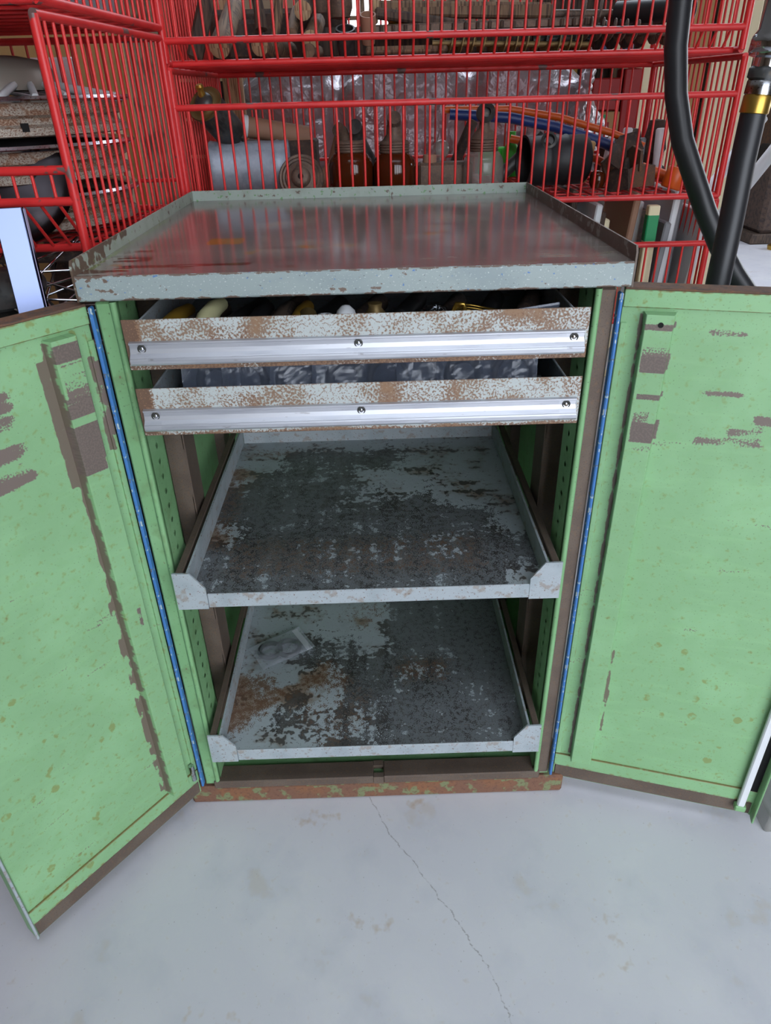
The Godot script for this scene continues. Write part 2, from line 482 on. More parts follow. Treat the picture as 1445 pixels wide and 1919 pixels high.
	# tray floors 0.524 x 0.52 m
	for k in 2:
		var w := 880
		var h := 880
		var sc := 880.0 / 0.524
		var a := nz(w, h, 150, 90 + k, 5)
		var b := nz(w, h, 26, 92 + k, 5)
		var c := nz(w, h, 5, 94 + k, 3)
		var d := nz(w, h, 50, 96 + k, 4, 10, 1)
		var e := nz(w, h, 60, 98 + k, 4, 1, 10)
		var r := nz(w, h, 90, 100 + k, 4, 1, 1, true)
		var dark := []
		var rusty := []
		if k == 0:
			dark = [[.17, .13, .09, .4], [.12, .26, .12, .44], [.30, .09, .05, .36], [.2, .38, .16, .52], [.36, .40, .14, .5], [.08, .44, .09, .46], [.46, .42, .07, .42], [.28, .29, .08, .3], [.26, .48, .2, .46]]
			rusty = [[0, .1, .05, .3, .3], [.04, .36, .42, .14, .24], [.04, .02, .06, .06, .25]]
		else:
			dark = [[.4, .14, .13, .58], [.42, .3, .14, .58], [.32, .38, .12, .46], [.17, .28, .06, .34], [.12, .45, .05, .3], [.42, .46, .12, .54], [.22, .49, .07, .34]]
			rusty = [[.05, .06, .06, .38], [.03, .4, .07, .44], [.17, .37, .06, .4], [.18, .44, .08, .24], [.36, .34, .05, .3], [.25, .16, .05, .22]]
		var ds := shapes(w, h, sc, dark, 80)
		var rs := shapes(w, h, sc, rusty, 60)
		var m1 := mixn(mixn(a, .7, b, .6), 1.0, d, .5)
		var m2 := mixn(mixn(b, .5, e, .5), 1.0, c, .55)
		var m3 := mixn(b, .6, c, .7)
		var tx := paint(w, h, C(166, 175, 178), [[a, 110, 200, C(146, 152, 152), 0.8], [c, 160, 220, C(176, 184, 186), 0.4], [m1, 150, 215, C(126, 112, 98), 0.5],
			[a, 190, 240, C(128, 100, 76), 0.6, rs], [m1, 196, 212, C(74, 72, 70), 0.85, ds], [m2, 206, 216, C(52, 49, 48), 0.85, ds], [m3, 226, 236, C(150, 160, 164), 0.55, ds], [r, 232, 240, C(70, 62, 56), 0.6], [m3, 206, 232, C(104, 74, 54), 0.75, rs], [c, 196, 220, C(104, 90, 78), 0.45]])
		M["tray%d" % k] = mat(Color.WHITE, 0.42, 0.15, tx, 1.0)
	# worktop 0.658 x 0.66 m
	var T := 1000
	var a1 := nz(T, T, 260, 110, 4)
	var a2 := nz(T, T, 60, 111, 4, 8, 1)
	var a3 := nz(T, T, 26, 112, 4, 4, 1)
	var a4 := nz(T, T, 5, 113, 2)
	var sc2 := T / 0.66
	var patch := shapes(T, T, sc2, [[.04, .60, .16, .022, .62], [.02, .55, .05, .03, .5], [.03, .5, .03, .02, .45], [.0, .62, .06, .04, .45], [.06, .62, .6, .02, .12], [.33, .3, .05, .02, .2]], 8)
	var stain := shapes(T, T, sc2, [[.115, .425, .06, .05, .7]], 16)
	var greyb := shapes(T, T, sc2, [[0, 0, .66, .09, .6], [0, 0, .05, .66, .5], [.3, .1, .36, .25, .2], [.55, .3, .1, .34, .3]], 40)
	var grn := shapes(T, T, sc2, [[.004, .2, .008, .42, .55]], 4)
	M.top = mat(Color.WHITE, 0.14, 0.0, paint(T, T, C(104, 94, 90), [[a1, 110, 200, C(116, 106, 100), 0.7], [a1, 150, 300, C(138, 138, 128), 0.85, greyb], [a2, 140, 210, C(90, 80, 77), 0.6], [a3, 196, 212, C(150, 138, 124), 0.5], [a3, 228, 240, C(72, 42, 36), 0.9, patch], [a1, 220, 260, C(158, 100, 40), 0.9, stain], [a3, 220, 232, C(108, 124, 70), 0.7, grn], [a4, 214, 226, C(70, 60, 56), 0.6]]), 1.0)
	M.alu.uv1_scale = Vector3(4, 16, 1)
	M.rim.uv1_scale = Vector3(4.5, 9, 1)
	var w2 := 1024
	var h2 := 64
	var low := shapes(w2, h2, 1556.0, [[0, .036, .66, .006, .5], [.3, .028, .06, .014, .35], [.0, .0, .05, .04, .2], [.0, 0, .66, .003, .42]], 3)
	M.face = mat(Color.WHITE, 0.4, 0.0, paint(w2, h2, C(146, 158, 156), [[nz(w2, h2, 200, 120, 4), 110, 200, C(132, 145, 146), 0.8], [nz(w2, h2, 30, 121, 4), 228, 236, C(104, 84, 72), 0.9, low], [nz(w2, h2, 6, 122, 2), 208, 216, C(210, 214, 210), 0.8], [nz(w2, h2, 7, 123, 2), 226, 232, C(70, 72, 70), 0.8], [nz(w2, h2, 24, 124, 3), 232, 236, C(66, 110, 180), 0.8]]), 1.0)
	M.lip = mat(C(150, 158, 148), 0.45, 0.0, paint(S, 128, C(150, 162, 152), [[nz(S, 128, 60, 126, 4), 110, 200, C(138, 148, 136), 0.8], [nz(S, 128, 30, 127, 4), 205, 212, C(92, 76, 64), 0.9], [nz(S, 128, 14, 128, 3), 196, 205, C(92, 140, 84), 0.8]]), 0.4)
	var lb := shapes(680, 48, 1000.0, [[.54, 0, .14, .02, .5], [.6, .0, .07, .05, .4], [.44, 0, .12, .008, .45]], 6)
	M.lip_left = mat(Color.WHITE, 0.45, 0.0, paint(680, 48, C(150, 158, 146), [[nz(680, 48, 60, 131, 4), 110, 200, C(136, 144, 130), 0.8], [nz(680, 48, 24, 132, 4), 215, 224, C(86, 68, 54), 0.95, lb], [nz(680, 48, 16, 133, 3), 220, 235, C(110, 126, 70), 0.7]]), 1.0)
	M.lip_shaded = mat(C(92, 76, 66), 0.5, 0.1, paint(S, 128, C(92, 78, 68), [[nz(S, 128, 60, 129, 4), 110, 200, C(108, 96, 86), 0.8], [nz(S, 128, 40, 130, 4), 175, 182, C(136, 138, 128), 0.9]]), 0.4)  # shade of the right lip is painted in as a darker brown
	M.lip.uv1_scale = Vector3(2.5, 10, 1)
	M.lip_shaded.uv1_scale = Vector3(2.5, 10, 1)

# ---------------------------------------------------------------- scene
func _ready() -> void:
	var cam := Camera3D.new()
	cam.name = "camera"
	cam.fov = rad_to_deg(2.0 * atan(1919.0 / 2.0 / 1314.3))
	cam.position = V(0.0205, 1.1454, 0.8599)
	cam.basis = Basis(Vector3.UP, -0.0091) * Basis(Vector3.RIGHT, -0.541) * Basis(Vector3.BACK, -0.0258)
	cam.near = 0.02
	cam.far = 200.0
	add_child(cam)
	cam.current = true
	var env := Environment.new()
	var sky := Sky.new()
	var sm := ProceduralSkyMaterial.new()
	sm.sky_top_color = Color(0.86, 0.9, 0.96)
	sm.sky_horizon_color = Color(0.95, 0.96, 0.98)
	sm.ground_bottom_color = Color(0.4, 0.4, 0.4)
	sm.ground_horizon_color = Color(0.7, 0.72, 0.74)
	sm.sky_energy_multiplier = 1.0
	sky.sky_material = sm
	env.background_mode = Environment.BG_SKY
	env.sky = sky
	env.tonemap_mode = Environment.TONE_MAPPER_LINEAR
	env.tonemap_exposure = 6.6
	env.sdfgi_enabled = true
	env.ssao_enabled = true
	env.ssil_enabled = true
	var we := WorldEnvironment.new()
	we.name = "world_environment"
	we.environment = env
	add_child(we)
	make_materials()
	room()
	cabinet()
	baskets()
	basket_contents()
	left_side()
	upper_contents()
	right_side()
	background()

func slab(nm: String, lo: Vector3, hi: Vector3, m: Material) -> void:
	struct(nm, MB.new().box((lo + hi) / 2, hi - lo), m)

func room() -> void:
	# floor texture starts at x -0.7, z -0.55
	struct("floor", MB.new().box(V(0.9, -0.1, (GATE_Z + .1 - 6.8) / 2), V(9.6, 0.2, GATE_Z + 6.9)), M.floor, [V(-0.7, 0, -0.55), V(1, 0, 0), V(0, 0, 1)])
	# roof with two rows of open rooflights
	var b := MB.new()
	var rows := [[-6.8, -4.2, false], [-4.2, -2.0, true], [-2.0, ROOF_Z0, false], [ROOF_Z0, ROOF_Z1, true], [ROOF_Z1, GATE_Z + .1, false]]
	for q in rows:
		var z: float = (q[0] + q[1]) / 2
		if q[2]:
			var lo := -0.6 if z > 0.0 else -1.0
			var hi := 1.6 if z > 0.0 else 2.5
			b.box(V((lo - 3.9) / 2, 3.2, z), V(lo + 3.9, .2, q[1] - q[0]))
			b.box(V((hi + 5.7) / 2, 3.2, z), V(5.7 - hi, .2, q[1] - q[0]))
		else:
			b.box(V(0.9, 3.2, z), V(9.6, .2, q[1] - q[0]))
	struct("ceiling", b, M.ceiling)
	slab("wall_left", V(-3.9, 0, -6.8), V(-3.7, 3.1, GATE_Z + .1), M.wall)
	# back wall with a small window
	b = MB.new()
	for q in [[-3.7, -0.6, 0, 3.1], [0.3, 5.5, 0, 3.1], [-0.6, 0.3, 0, 1.4], [-0.6, 0.3, 2.0, 3.1]]:
		b.box(V((q[0] + q[1]) / 2, (q[2] + q[3]) / 2, -6.7), V(q[1] - q[0], q[3] - q[2], 0.2))
	struct("wall_back", b, M.wall)
	# right wall with a wide opening towards the back
	b = MB.new()
	for q in [[-6.8, -5.4, 0, 3.1], [-2.2, GATE_Z + .1, 0, 3.1], [-5.4, -2.2, 0, 0.7], [-5.4, -2.2, 2.6, 3.1]]:
		b.box(V(5.6, (q[2] + q[3]) / 2, (q[0] + q[1]) / 2), V(0.2, q[3] - q[2], q[1] - q[0]))
	struct("wall_right", b, M.wall)
	# front wall, open as a wide workshop gate behind the camera
	b = MB.new()
	for q in [[-3.7, 0.0, 0, 3.1], [3.0, 5.5, 0, 3.1], [0.0, 3.0, 2.95, 3.1]]:
		b.box(V((q[0] + q[1]) / 2, (q[2] + q[3]) / 2, GATE_Z), V(q[1] - q[0], q[3] - q[2], 0.2))
	struct("wall_front", b, M.wall)
	slab("yard_ground", V(-30, -0.22, GATE_Z + .1), V(30, -0.02, 40), M.yard)
	var w := Node3D.new()
	w.name = "window_1"
	w.set_meta("kind", "structure")
	add_child(w)
	b = MB.new()
	for q in [[-0.15, 1.42, 0.9, 0.05], [-0.15, 1.98, 0.9, 0.05], [-0.15, 1.7, 0.9, 0.03]]:
		b.box(V(q[0], q[1], -6.7), V(q[2], q[3], 0.06), 0.005)
	for x in [-0.58, -0.3, 0.0, 0.28]:
		b.box(V(x, 1.7, -6.7), V(0.04, 0.6, 0.06), 0.005)
	part(w, "window_frame", b.mesh(), M.wood)

# ---------------------------------------------------------------- the cabinet
func cabinet() -> void:
	var c := thing("tool_cabinet", "green steel workshop cabinet with grey worktop, both doors open and drawers pulled out", "cabinet")
	var hw := 0.322
	var bk := -0.63
	part(c, "side_panel", MB.new().box(V(-hw + .002, .49, bk / 2 - .01), V(.004, .88, -bk - .02)).mesh(), M.green)
	part(c, "side_panel", MB.new().box(V(hw - .002, .49, bk / 2 - .01), V(.004, .88, -bk - .02)).mesh(), M.green)
	part(c, "back_panel", MB.new().box(V(0, .49, bk + .002), V(hw * 2, .88, .004)).mesh(), M.green)
	part(c, "bottom_panel", MB.new().box(V(0, .052, bk / 2), V(hw * 2 - .01, .006, -bk - .01)).mesh(), M.green)
	part(c, "plinth", MB.new().box(V(0, .0215, -.315), V(.696, .043, .63), .004).mesh(), M.plinth)
	# sill with a slot for the locking bar
	var sl := MB.new()
	for q in [[-.3, -.006], [.012, .3]]:
		sl.box(V((q[0] + q[1]) / 2, .052, -.014), V(q[1] - q[0], .018, .038), .002)
	sl.box(V(.003, .052, -.027), V(.018, .018, .012)); sl.box(V(.003, .052, 0), V(.018, .018, .01))
	part(c, "slot", MB.new().box(V(.003, .05, -.013), V(.018, .004, .018)).mesh(), M.hole)  # dark box standing in for the shade inside the sill slot
	part(c, "sill", sl.mesh(), M.brown, V(0, .003, 0), "worn brown steel sill with a small slot")
	for s in [-1.0, 1.0]:
		# front stile: flange, rounded edge and perforated return
		var st := MB.new()
		st.box(V(s * .3045, .495, -.004), V(.023, .88, .008), .0025)
		part(c, "stile", st.mesh(), M.green if s < 0 else M.brown)
		part(c, "stile_edge", MB.new().tube([V(s * .2935, .06, .0), V(s * .2935, .935, .0)], .0042, 10).mesh(), M.green)
		part(c, "edge_strip", MB.new().box(V(s * .3195, .495, .004), V(.0045, .872, .012), .0015).mesh(), M.blue, V(0, 0, 0), "blue painted strip along the cabinet edge")
		var t := Transform3D(Basis(V(0, 0, -1), V(0, 1, 0), V(1, 0, 0)), V(s * .2898 - .001, .062, -.035))
		part(c, "perforated_return", MB.new().at(t).holed(.06, .0242, 36, .0045, .002).mesh(), M.green)
		part(c, "hole_shade_strip", MB.new().box(V(s * .2945, .495, -.036), V(.003, .86, .058)).mesh(), M.grime)  # dark strip added behind the holes so that they look shaded
		# brown upright channel deeper inside
		var ch := MB.new()
		ch.box(V(s * .288, .49, -.185), V(.004, .87, .06), .001).box(V(s * .302, .49, -.157), V(.03, .87, .004), .001).box(V(s * .305, .49, -.213), V(.024, .87, .004), .001)
		part(c, "upright_channel", ch.mesh(), M.brown)
		var ch2 := MB.new()
		ch2.box(V(s * .3, .49, -.5), V(.004, .87, .05), .001).box(V(s * .31, .49, -.477), V(.02, .87, .004), .001)
		part(c, "upright_channel", ch2.mesh(), M.brown)
	# worktop tray
	var wt := group_part(c, "worktop", "grey painted worktop with raised lips on three sides")
	var hx := .329
	var zf := .012
	var D := .66
	part(wt, "top_sheet", MB.new().box(V(0, .9655, zf - D / 2), V(hx * 2 - .002, .003, D - .002)).mesh([V(-.33, 0, zf - D), V(1.0 / .66, 0, 0), V(0, 0, 1.0 / .66)]), M.top)
	part(wt, "front_face", MB.new().box(V(0, .953, zf - .0015), V(hx * 2, .029, .004), .0018).mesh([V(-.329, .967, 0), V(1.0 / .658, 0, 0), V(0, -1.0 / .03, 0)]), M.face)
	for s in [-1.0, 1.0]:
		var lp := MB.new()
		var y0 := .938
		var pl := [Vector2(zf, y0), Vector2(zf, .978), Vector2(zf - .004, .9847), Vector2(zf - D, .9847), Vector2(zf - D, y0)]
		var tr := Transform3D(Basis(V(0, 0, 1), V(0, 1, 0), V(-1, 0, 0)), V(s * hx, 0, 0))
		lp.at(tr).prism(pl, -.0012, .0012)
		part(wt, "side_lip", lp.mesh([V(0, .985, zf - D), V(0, 0, 1.0 / .68), V(0, -1.0 / .048, 0)]) if s < 0 else lp.mesh(), M.lip_left if s < 0 else M.lip_shaded)
	part(wt, "back_lip", MB.new().box(V(0, .962, zf - D), V(hx * 2, .046, .0025), .0008).mesh(), M.lip)
	# drawers
	for k in 2:
		var d := group_part(c, "drawer")
		var y1 := .922 if k == 0 else .837
		var y0 := .861 if k == 0 else .774
		var zd := .035
		var h := y1 - y0
		part(d, "front_plate", MB.new().box(V(0, (y0 + y1) / 2, zd - .001), V(.553, h, .002), .0006).mesh([V(-.2765, y1, 0), V(1.0 / .553, 0, 0), V(0, -1.0 / .064, 0)]), M["front%d" % k])
		for s in [-1.0, 1.0]:
			part(d, "side_wall", MB.new().box(V(s * .262, y0 + .03, zd - .265), V(.003, .05, .52), .001).mesh(), M.pale)
			part(d, "runner", MB.new().box(V(s * .2705, y0 + .028, -.27), V(.009, .022, .5), .002).mesh(), M.brown)
		part(d, "base", MB.new().box(V(0, y0 + .007, zd - .265), V(.524, .002, .522)).mesh(), M.pale)
		part(d, "back_wall", MB.new().box(V(0, y0 + .03, zd - .525), V(.524, .05, .003)).mesh(), M.pale)
		# aluminium grip: a curved section run along the front
		var yc := y1 - .0265 if k == 0 else y1 - .0275
		var pf := [Vector2(.0, yc + .001), Vector2(.0045, yc), Vector2(.0045, yc - .002), Vector2(.003, yc - .003), Vector2(.0028, yc - .008), Vector2(.0045, yc - .013), Vector2(.008, yc - .0165), Vector2(.0088, yc - .0175), Vector2(.0095, yc - .0178), Vector2(.0105, yc - .0195), Vector2(.0102, yc - .0238), Vector2(.0085, yc - .0262), Vector2(.0, yc - .0265)]
		var tr := Transform3D(Basis(V(0, 0, 1), V(0, 1, 0), V(-1, 0, 0)), V(0, 0, zd))
		part(d, "grip", MB.new().at(tr).prism(pf, -.2715, .2715).mesh(), M.alu, Vector3.ZERO, "bright aluminium grip strip")
		for x in [-.257, .001, .259]:
			var sc := MB.new().at(Transform3D(Basis(V(1, 0, 0), V(0, 0, 1), V(0, -1, 0)), V(x, yc - .0075, zd + .0026)))
			sc.lathe([Vector2(.0052, 0), Vector2(.0052, .0012), Vector2(.0042, .0014), Vector2(.0036, .0004), Vector2(0, .0002)], 20)
			part(d, "screw_cup", sc.mesh(), M.dark_tin)
			var sh := MB.new().at(Transform3D(Basis(V(1, 0, 0), V(0, 0, 1), V(0, -1, 0)), V(x, yc - .0078, zd + .0026)))
			sh.lathe([Vector2(.0028, 0), Vector2(.0026, .001), Vector2(.0012, .0017), Vector2(.0, .0018)], 16)
			part(d, "screw_head", sh.mesh(), M.chrome_worn)
	# pull-out trays
	for k in 2:
		var t := group_part(c, "pull_out_tray")
		var yb := .489 if k == 0 else .151
		var zt := .03
		var fl := yb + .0245
		part(t, "floor_sheet", MB.new().box(V(0, fl - .001, zt - .263), V(.524, .002, .52)).mesh([V(-.262, 0, zt - .523), V(1.0 / .524, 0, 0), V(0, 0, 1.0 / .524)]), M["tray%d" % k])
		part(t, "front_strip", MB.new().box(V(.003, yb + .0125, zt - .002), V(.484, .025, .004), .0015).mesh(), M.pale)
		part(t, "back_wall", MB.new().box(V(0, fl + .016, zt - .522), V(.524, .04, .003), .001).mesh(), M.pale)
		for s in [-1.0, 1.0]:
			# bent side wall: upright, flat top, and the runner outside it
			var sw := [Vector2(s * .262, fl), Vector2(s * .2635, fl), Vector2(s * .2655, fl + .036), Vector2(s * .262, fl + .036)]
			part(t, "side_wall", MB.new().prism(sw, zt - .52, zt - .004).mesh(), M.pale)
			part(t, "runner", MB.new().box(V(s * .276, fl + .0335, zt - .262), V(.011, .005, .512), .0012).box(V(s * .2805, fl + .02, zt - .262), V(.003, .026, .512), .001).mesh(), M.brown, Vector3.ZERO, "brown steel runner")
			var br := [Vector2(s * .284, yb - .001), Vector2(s * .284, yb + .064), Vector2(s * .259, yb + .0635), Vector2(s * .239, yb + .036), Vector2(s * .239, yb - .001)]
			part(t, "corner_bracket", MB.new().prism(br, zt - .002, zt + .001).mesh(), M.pale)
	# doors
	for k in 2:
		var d := group_part(c, "door", "open green door, worn to bare metal in bands" if k == 0 else "open green door with bare scrapes and a white locking bar")
		var dir := V(-.618, 0, .786).normalized() if k == 0 else V(.959, 0, .284).normalized()
		var out := V(.786, 0, .618).normalized() if k == 0 else V(-.284, 0, .959).normalized()   # the inner face looks this way
		d.transform = Transform3D(Basis(dir, Vector3.UP, out), V(-.3255, 0, .002) if k == 0 else V(.3285, 0, -.008))
		var uvm := [V(0, .932, 0), V(1.0 / .3307, 0, 0), V(0, -1.0 / .9013, 0)]
		var wd := .327 if k == 0 else .343
		var tex: Material = M["door%d" % k]
		# recessed sheet, raised folded borders top and bottom, hinge strip
		part(d, "sheet", MB.new().box(V(wd / 2, .484, -.006), V(wd, .896, .006)).mesh(uvm), tex)
		part(d, "fold", MB.new().box(V(wd / 2, .9205, -.0015), V(wd, .0215, .004), .0008).mesh(uvm), tex)
		part(d, "fold", MB.new().box(V(wd / 2, .083, -.0015), V(wd, .029, .004), .0008).mesh(uvm), tex)
		part(d, "fold", MB.new().box(V(.004, .495, -.0015), V(.008, .79, .004), .0008).mesh(uvm), tex)
		part(d, "top_edge", MB.new().box(V(wd / 2, .9325, -.014), V(wd, .003, .03), .001).mesh(), M.rust)
		part(d, "bottom_edge", MB.new().box(V(wd / 2, .0515, -.007), V(wd, .033, .012), .004).mesh(), M.brown, Vector3.ZERO, "door edge worn to brown metal")
		part(d, "outer_skin", MB.new().box(V(wd / 2, .484, -.026), V(wd, .896, .006), .001).mesh(), M.green)
		part(d, "end_wall", MB.new().box(V(wd - .002, .484, -.014), V(.005, .896, .028), .001).mesh(), M.green)
		# stiffening rib of hat section
		var r0 := .027
		var r1 := .063
		var rb := MB.new()
		var pr := [Vector2(r0 - .001, -.003), Vector2(r0 + .001, .0125), Vector2(r0 + .002, .0135), Vector2(r1 - .003, .0135), Vector2(r1 - .002, .0125), Vector2(r1 + .001, -.003)]
		rb.at(Transform3D(Basis(V(1, 0, 0), V(0, 0, 1), V(0, -1, 0)), Vector3.ZERO))
		rb.prism(pr, -.905, -.098)
		part(d, "rib", rb.mesh(uvm), tex)
		if k == 0:
			part(d, "hinge_pin", MB.new().tube([V(.012, .085, .004), V(.012, .122, .004)], .0045, 12).mesh(), M.chrome_worn)
			part(d, "edge_strip", MB.new().box(V(wd - .001, .484, .001), V(.004, .896, .004), .001).mesh(), M.pale)
		else:
			part(d, "rivet_hole", MB.new().at(Transform3D(Basis(V(1, 0, 0), V(0, 0, 1), V(0, -1, 0)), V(.0465, .893, .0137))).lathe([Vector2(.0034, 0), Vector2(.0034, .0003), Vector2(0, .0003)], 14).mesh(), M.hole)
			part(d, "gap_shade", MB.new().box(V(.334, .495, -.002), V(.012, .85, .004)).mesh(), M.hole)  # near-black strip painting the shade in the gap beside the locking bar
			part(d, "locking_bar", MB.new().box(V(.319, .5, .006), V(.012, .89, .009), .002).mesh(), M.white, Vector3.ZERO, "white painted locking bar")
			part(d, "bar_guide", MB.new().box(V(.319, .06, .006), V(.018, .012, .014), .002).mesh(), M.green)
			part(d, "end_flange", MB.new().box(V(.3425, .484, .008), V(.003, .896, .02), .001).mesh(), M.green)

# ---------------------------------------------------------------- red baskets
var unit_wire := {}

func wire(par: Node3D, a: Vector3, b: Vector3, r := .0024, nm := "wire") -> void:
	var l := snappedf(a.distance_to(b), .001)
	var key := "%s %s" % [l, r]
	if not unit_wire.has(key):
		unit_wire[key] = MB.new().tube([V(0, 0, 0), V(0, l, 0)], r, 8).mesh()
	var o := part(par, nm, unit_wire[key], M.wire)
	o.transform = along(a, b)

func rail(par: Node3D, pts: Array, r := .006) -> void:
	part(par, "rail", MB.new().tube(pts, r, 10).mesh(), M.red)

func basket(label: String, x0: float, x1: float, zf: float, zb: float, y0: float, y1: float, flap: Array, opts := {}) -> Node3D:
	var o := thing("wire_basket", label, "basket", V((x0 + x1) / 2, y0, (zf + zb) / 2), "red wire baskets")
	var off := -o.position
	var skew: float = opts.get("skew", 0.0)
	var P := func(x: float, y: float, z: float) -> Vector3: return V(x + skew * (x - x0) / (x1 - x0) * (zf - z) / (zf - zb), y, z) + off
	var sp := .0258
	var leg: float = opts.get("leg", y0)
	for x in [x0, x1]:
		for z in [zf, zb]:
			part(o, "post", MB.new().tube([P.call(x, leg, z), P.call(x, y1, z)], .0065, 10).mesh(), M.red)
		rail(o, [P.call(x, y1, zf), P.call(x, y1, zb)])
		rail(o, [P.call(x, y0, zf), P.call(x, y0, zb)])
	rail(o, [P.call(x0, y1, zb), P.call(x1, y1, zb)])
	rail(o, [P.call(x0, y0, zb), P.call(x1, y0, zb)])
	rail(o, [P.call(x0, y0 + .05, zb), P.call(x1, y0 + .05, zb)], .004)
	if opts.get("front_top", false):
		rail(o, [P.call(x0, y1, zf), P.call(x1, y1, zf)])
	var fb: float = opts.get("front_back", 0.0)
	for y in flap:
		rail(o, [P.call(x0, y, zf), P.call(x1, y, zf)])
	rail(o, [P.call(x0, y0, zf - fb), P.call(x1, y0, zf - fb)])
	var n := int(round((x1 - x0) / sp))
	for i in range(1, n):
		var x := x0 + (x1 - x0) * i / n
		var top: float = flap[0]
		var low: float = flap[-1] if fb > 0.0 else y0
		wire(o, P.call(x, low, zf), P.call(x, top, zf))
		if fb > 0.0:
			wire(o, P.call(x, y0, zf - fb), P.call(x, flap[-1], zf))
		wire(o, P.call(x, y0, zb), P.call(x, y1, zb))
	n = int(round((zf - zb) / sp))
	for i in range(1, n):
		var z := zf + (zb - zf) * i / n
		for x in [x0, x1]:
			wire(o, P.call(x, y0, z), P.call(x, y1, z))
	var g := MB.new()
	n = int((x1 - x0) / .04)
	for i in range(1, n):
		var x := x0 + (x1 - x0) * i / n
		g.tube([P.call(x, y0, zf - fb), P.call(x, y0, zb)], .0026, 6)
	n = int((zf - zb) / .05)
	for i in range(1, n):
		var z := zf - fb + (zb - zf + fb) * i / n
		g.tube([P.call(x0, y0 - .004, z), P.call(x1, y0 - .004, z)], .0026, 6)
	var gp := part(o, "bottom_grid", g.mesh(), M.red)
	gp.set_meta("kind", "stuff")
	return o

func baskets() -> void:
	basket("red wire basket behind the worktop, holding jars, a tank and hoses", -.35, .735, -.7, -1.19, .945, 1.186, [1.125])
	basket("red wire basket at the top, full of logs and augers", -.352, .725, -.7, -1.19, 1.197, 1.47, [1.36, 1.232], {"front_back": .03})
	basket("red wire basket low down behind the right door, holding upright boards", -.35, .735, -.7, -1.19, .69, .936, [.852], {"leg": 0.0})
	basket("red wire basket on the left holding rusty wheel rims", -.98, -.386, -.2, -.69, .952, 1.236, [1.063, 1.024], {"front_back": .07, "skew": .03})
	basket("red wire basket above the wheel rims, seen from below", -.98, -.384, -.21, -.7, 1.252, 1.5, [1.42, 1.3], {"skew": .03})
	# steel trestle that carries the left stack
	var t := thing("steel_trestle", "dark steel trestle under the left stack of red baskets", "stand", V(-.68, 0, -.45))
	for x in [-.24, .24]:
		for z in [-.2, .14]:
			part(t, "leg", MB.new().box(V(x, .465, z), V(.03, .93, .03), .003).mesh(), M.grime)
	part(t, "frame", MB.new().box(V(0, .935, -.2), V(.58, .02, .03), .003).box(V(0, .935, .14), V(.58, .02, .03), .003).mesh(), M.grime)

# ---------------------------------------------------------------- things in the basket behind the worktop
func screw_jar(pos: Vector3, r: float, h: float, glass: Material, label: String, spout: int) -> void:
	var o := thing("glass_jar", label, "jar", pos, "")
	part(o, "body", MB.new().lathe([Vector2(0, 0), Vector2(r * .9, 0), Vector2(r, .008), Vector2(r, h - .02), Vector2(r * .93, h - .008), Vector2(r * .78, h + .002), Vector2(r * .66, h + .006), Vector2(r * .66, h + .014)], 32).mesh(), glass)
	var c := MB.new()
	var cr := r * .68
	var pr := [Vector2(cr, h + .006)]
	for k in 4:
		pr.append_array([Vector2(cr + .0015, h + .008 + k * .005), Vector2(cr - .0005, h + .0115 + k * .005)])
	pr.append_array([Vector2(cr * .9, h + .029), Vector2(0, h + .03)])
	part(o, "screw_cap", c.lathe(pr, 28).mesh(), M.steel_brown)
	var y := h + .029
	if spout == 1:   # two open pipe ends
		part(o, "spout", MB.new().tube([V(-.012, y, 0), V(-.016, y + .015, .004), V(-.024, y + .022, .016)], .014, 14).mesh(), M.steel_brown)
		part(o, "spout", MB.new().tube([V(.012, y, 0), V(.016, y + .02, .004), V(.012, y + .026, .02)], .015, 14).mesh(), M.dark_tin)
	elif spout == 2:
		part(o, "cone", MB.new().lathe([Vector2(r * .55, y), Vector2(r * .36, y + .012), Vector2(r * .32, y + .03)], 20).mesh(), M.steel_brown)
		part(o, "spout", MB.new().tube([V(0, y + .02, 0), V(0, y + .036, .004), V(0, y + .044, .016)], .0145, 14).mesh(), M.steel_brown)
	else:
		part(o, "cone", MB.new().lathe([Vector2(r * .66, y), Vector2(r * .5, y + .012), Vector2(r * .3, y + .02), Vector2(r * .26, y + .032)], 20).mesh(), M.steel_brown)
		part(o, "pipe_union", MB.new().at(along(V(0, y + .046, -.012), V(0, y + .05, .018))).lathe([Vector2(0, 0), Vector2(.015, 0), Vector2(.019, .006), Vector2(.019, .024), Vector2(.013, .028), Vector2(.009, .03), Vector2(.009, .018), Vector2(0, .018)], 20).mesh(), M.dark_tin)

func cyl(a: Vector3, b: Vector3, r: float, bev := .003, seg := 24) -> MB:
	var l := a.distance_to(b)
	return MB.new().at(along(a, b)).lathe([Vector2(0, 0), Vector2(r - bev, 0), Vector2(r, bev), Vector2(r, l - bev), Vector2(r - bev, l), Vector2(0, l)], seg)

func pipe(a: Vector3, b: Vector3, r: float, th := .003, seg := 20) -> MB:
	var l := a.distance_to(b)
	return MB.new().at(along(a, b)).lathe([Vector2(r - th, l * .3), Vector2(r - th, 0), Vector2(r, 0), Vector2(r, l), Vector2(r - th, l), Vector2(r - th, l * .7)], seg)

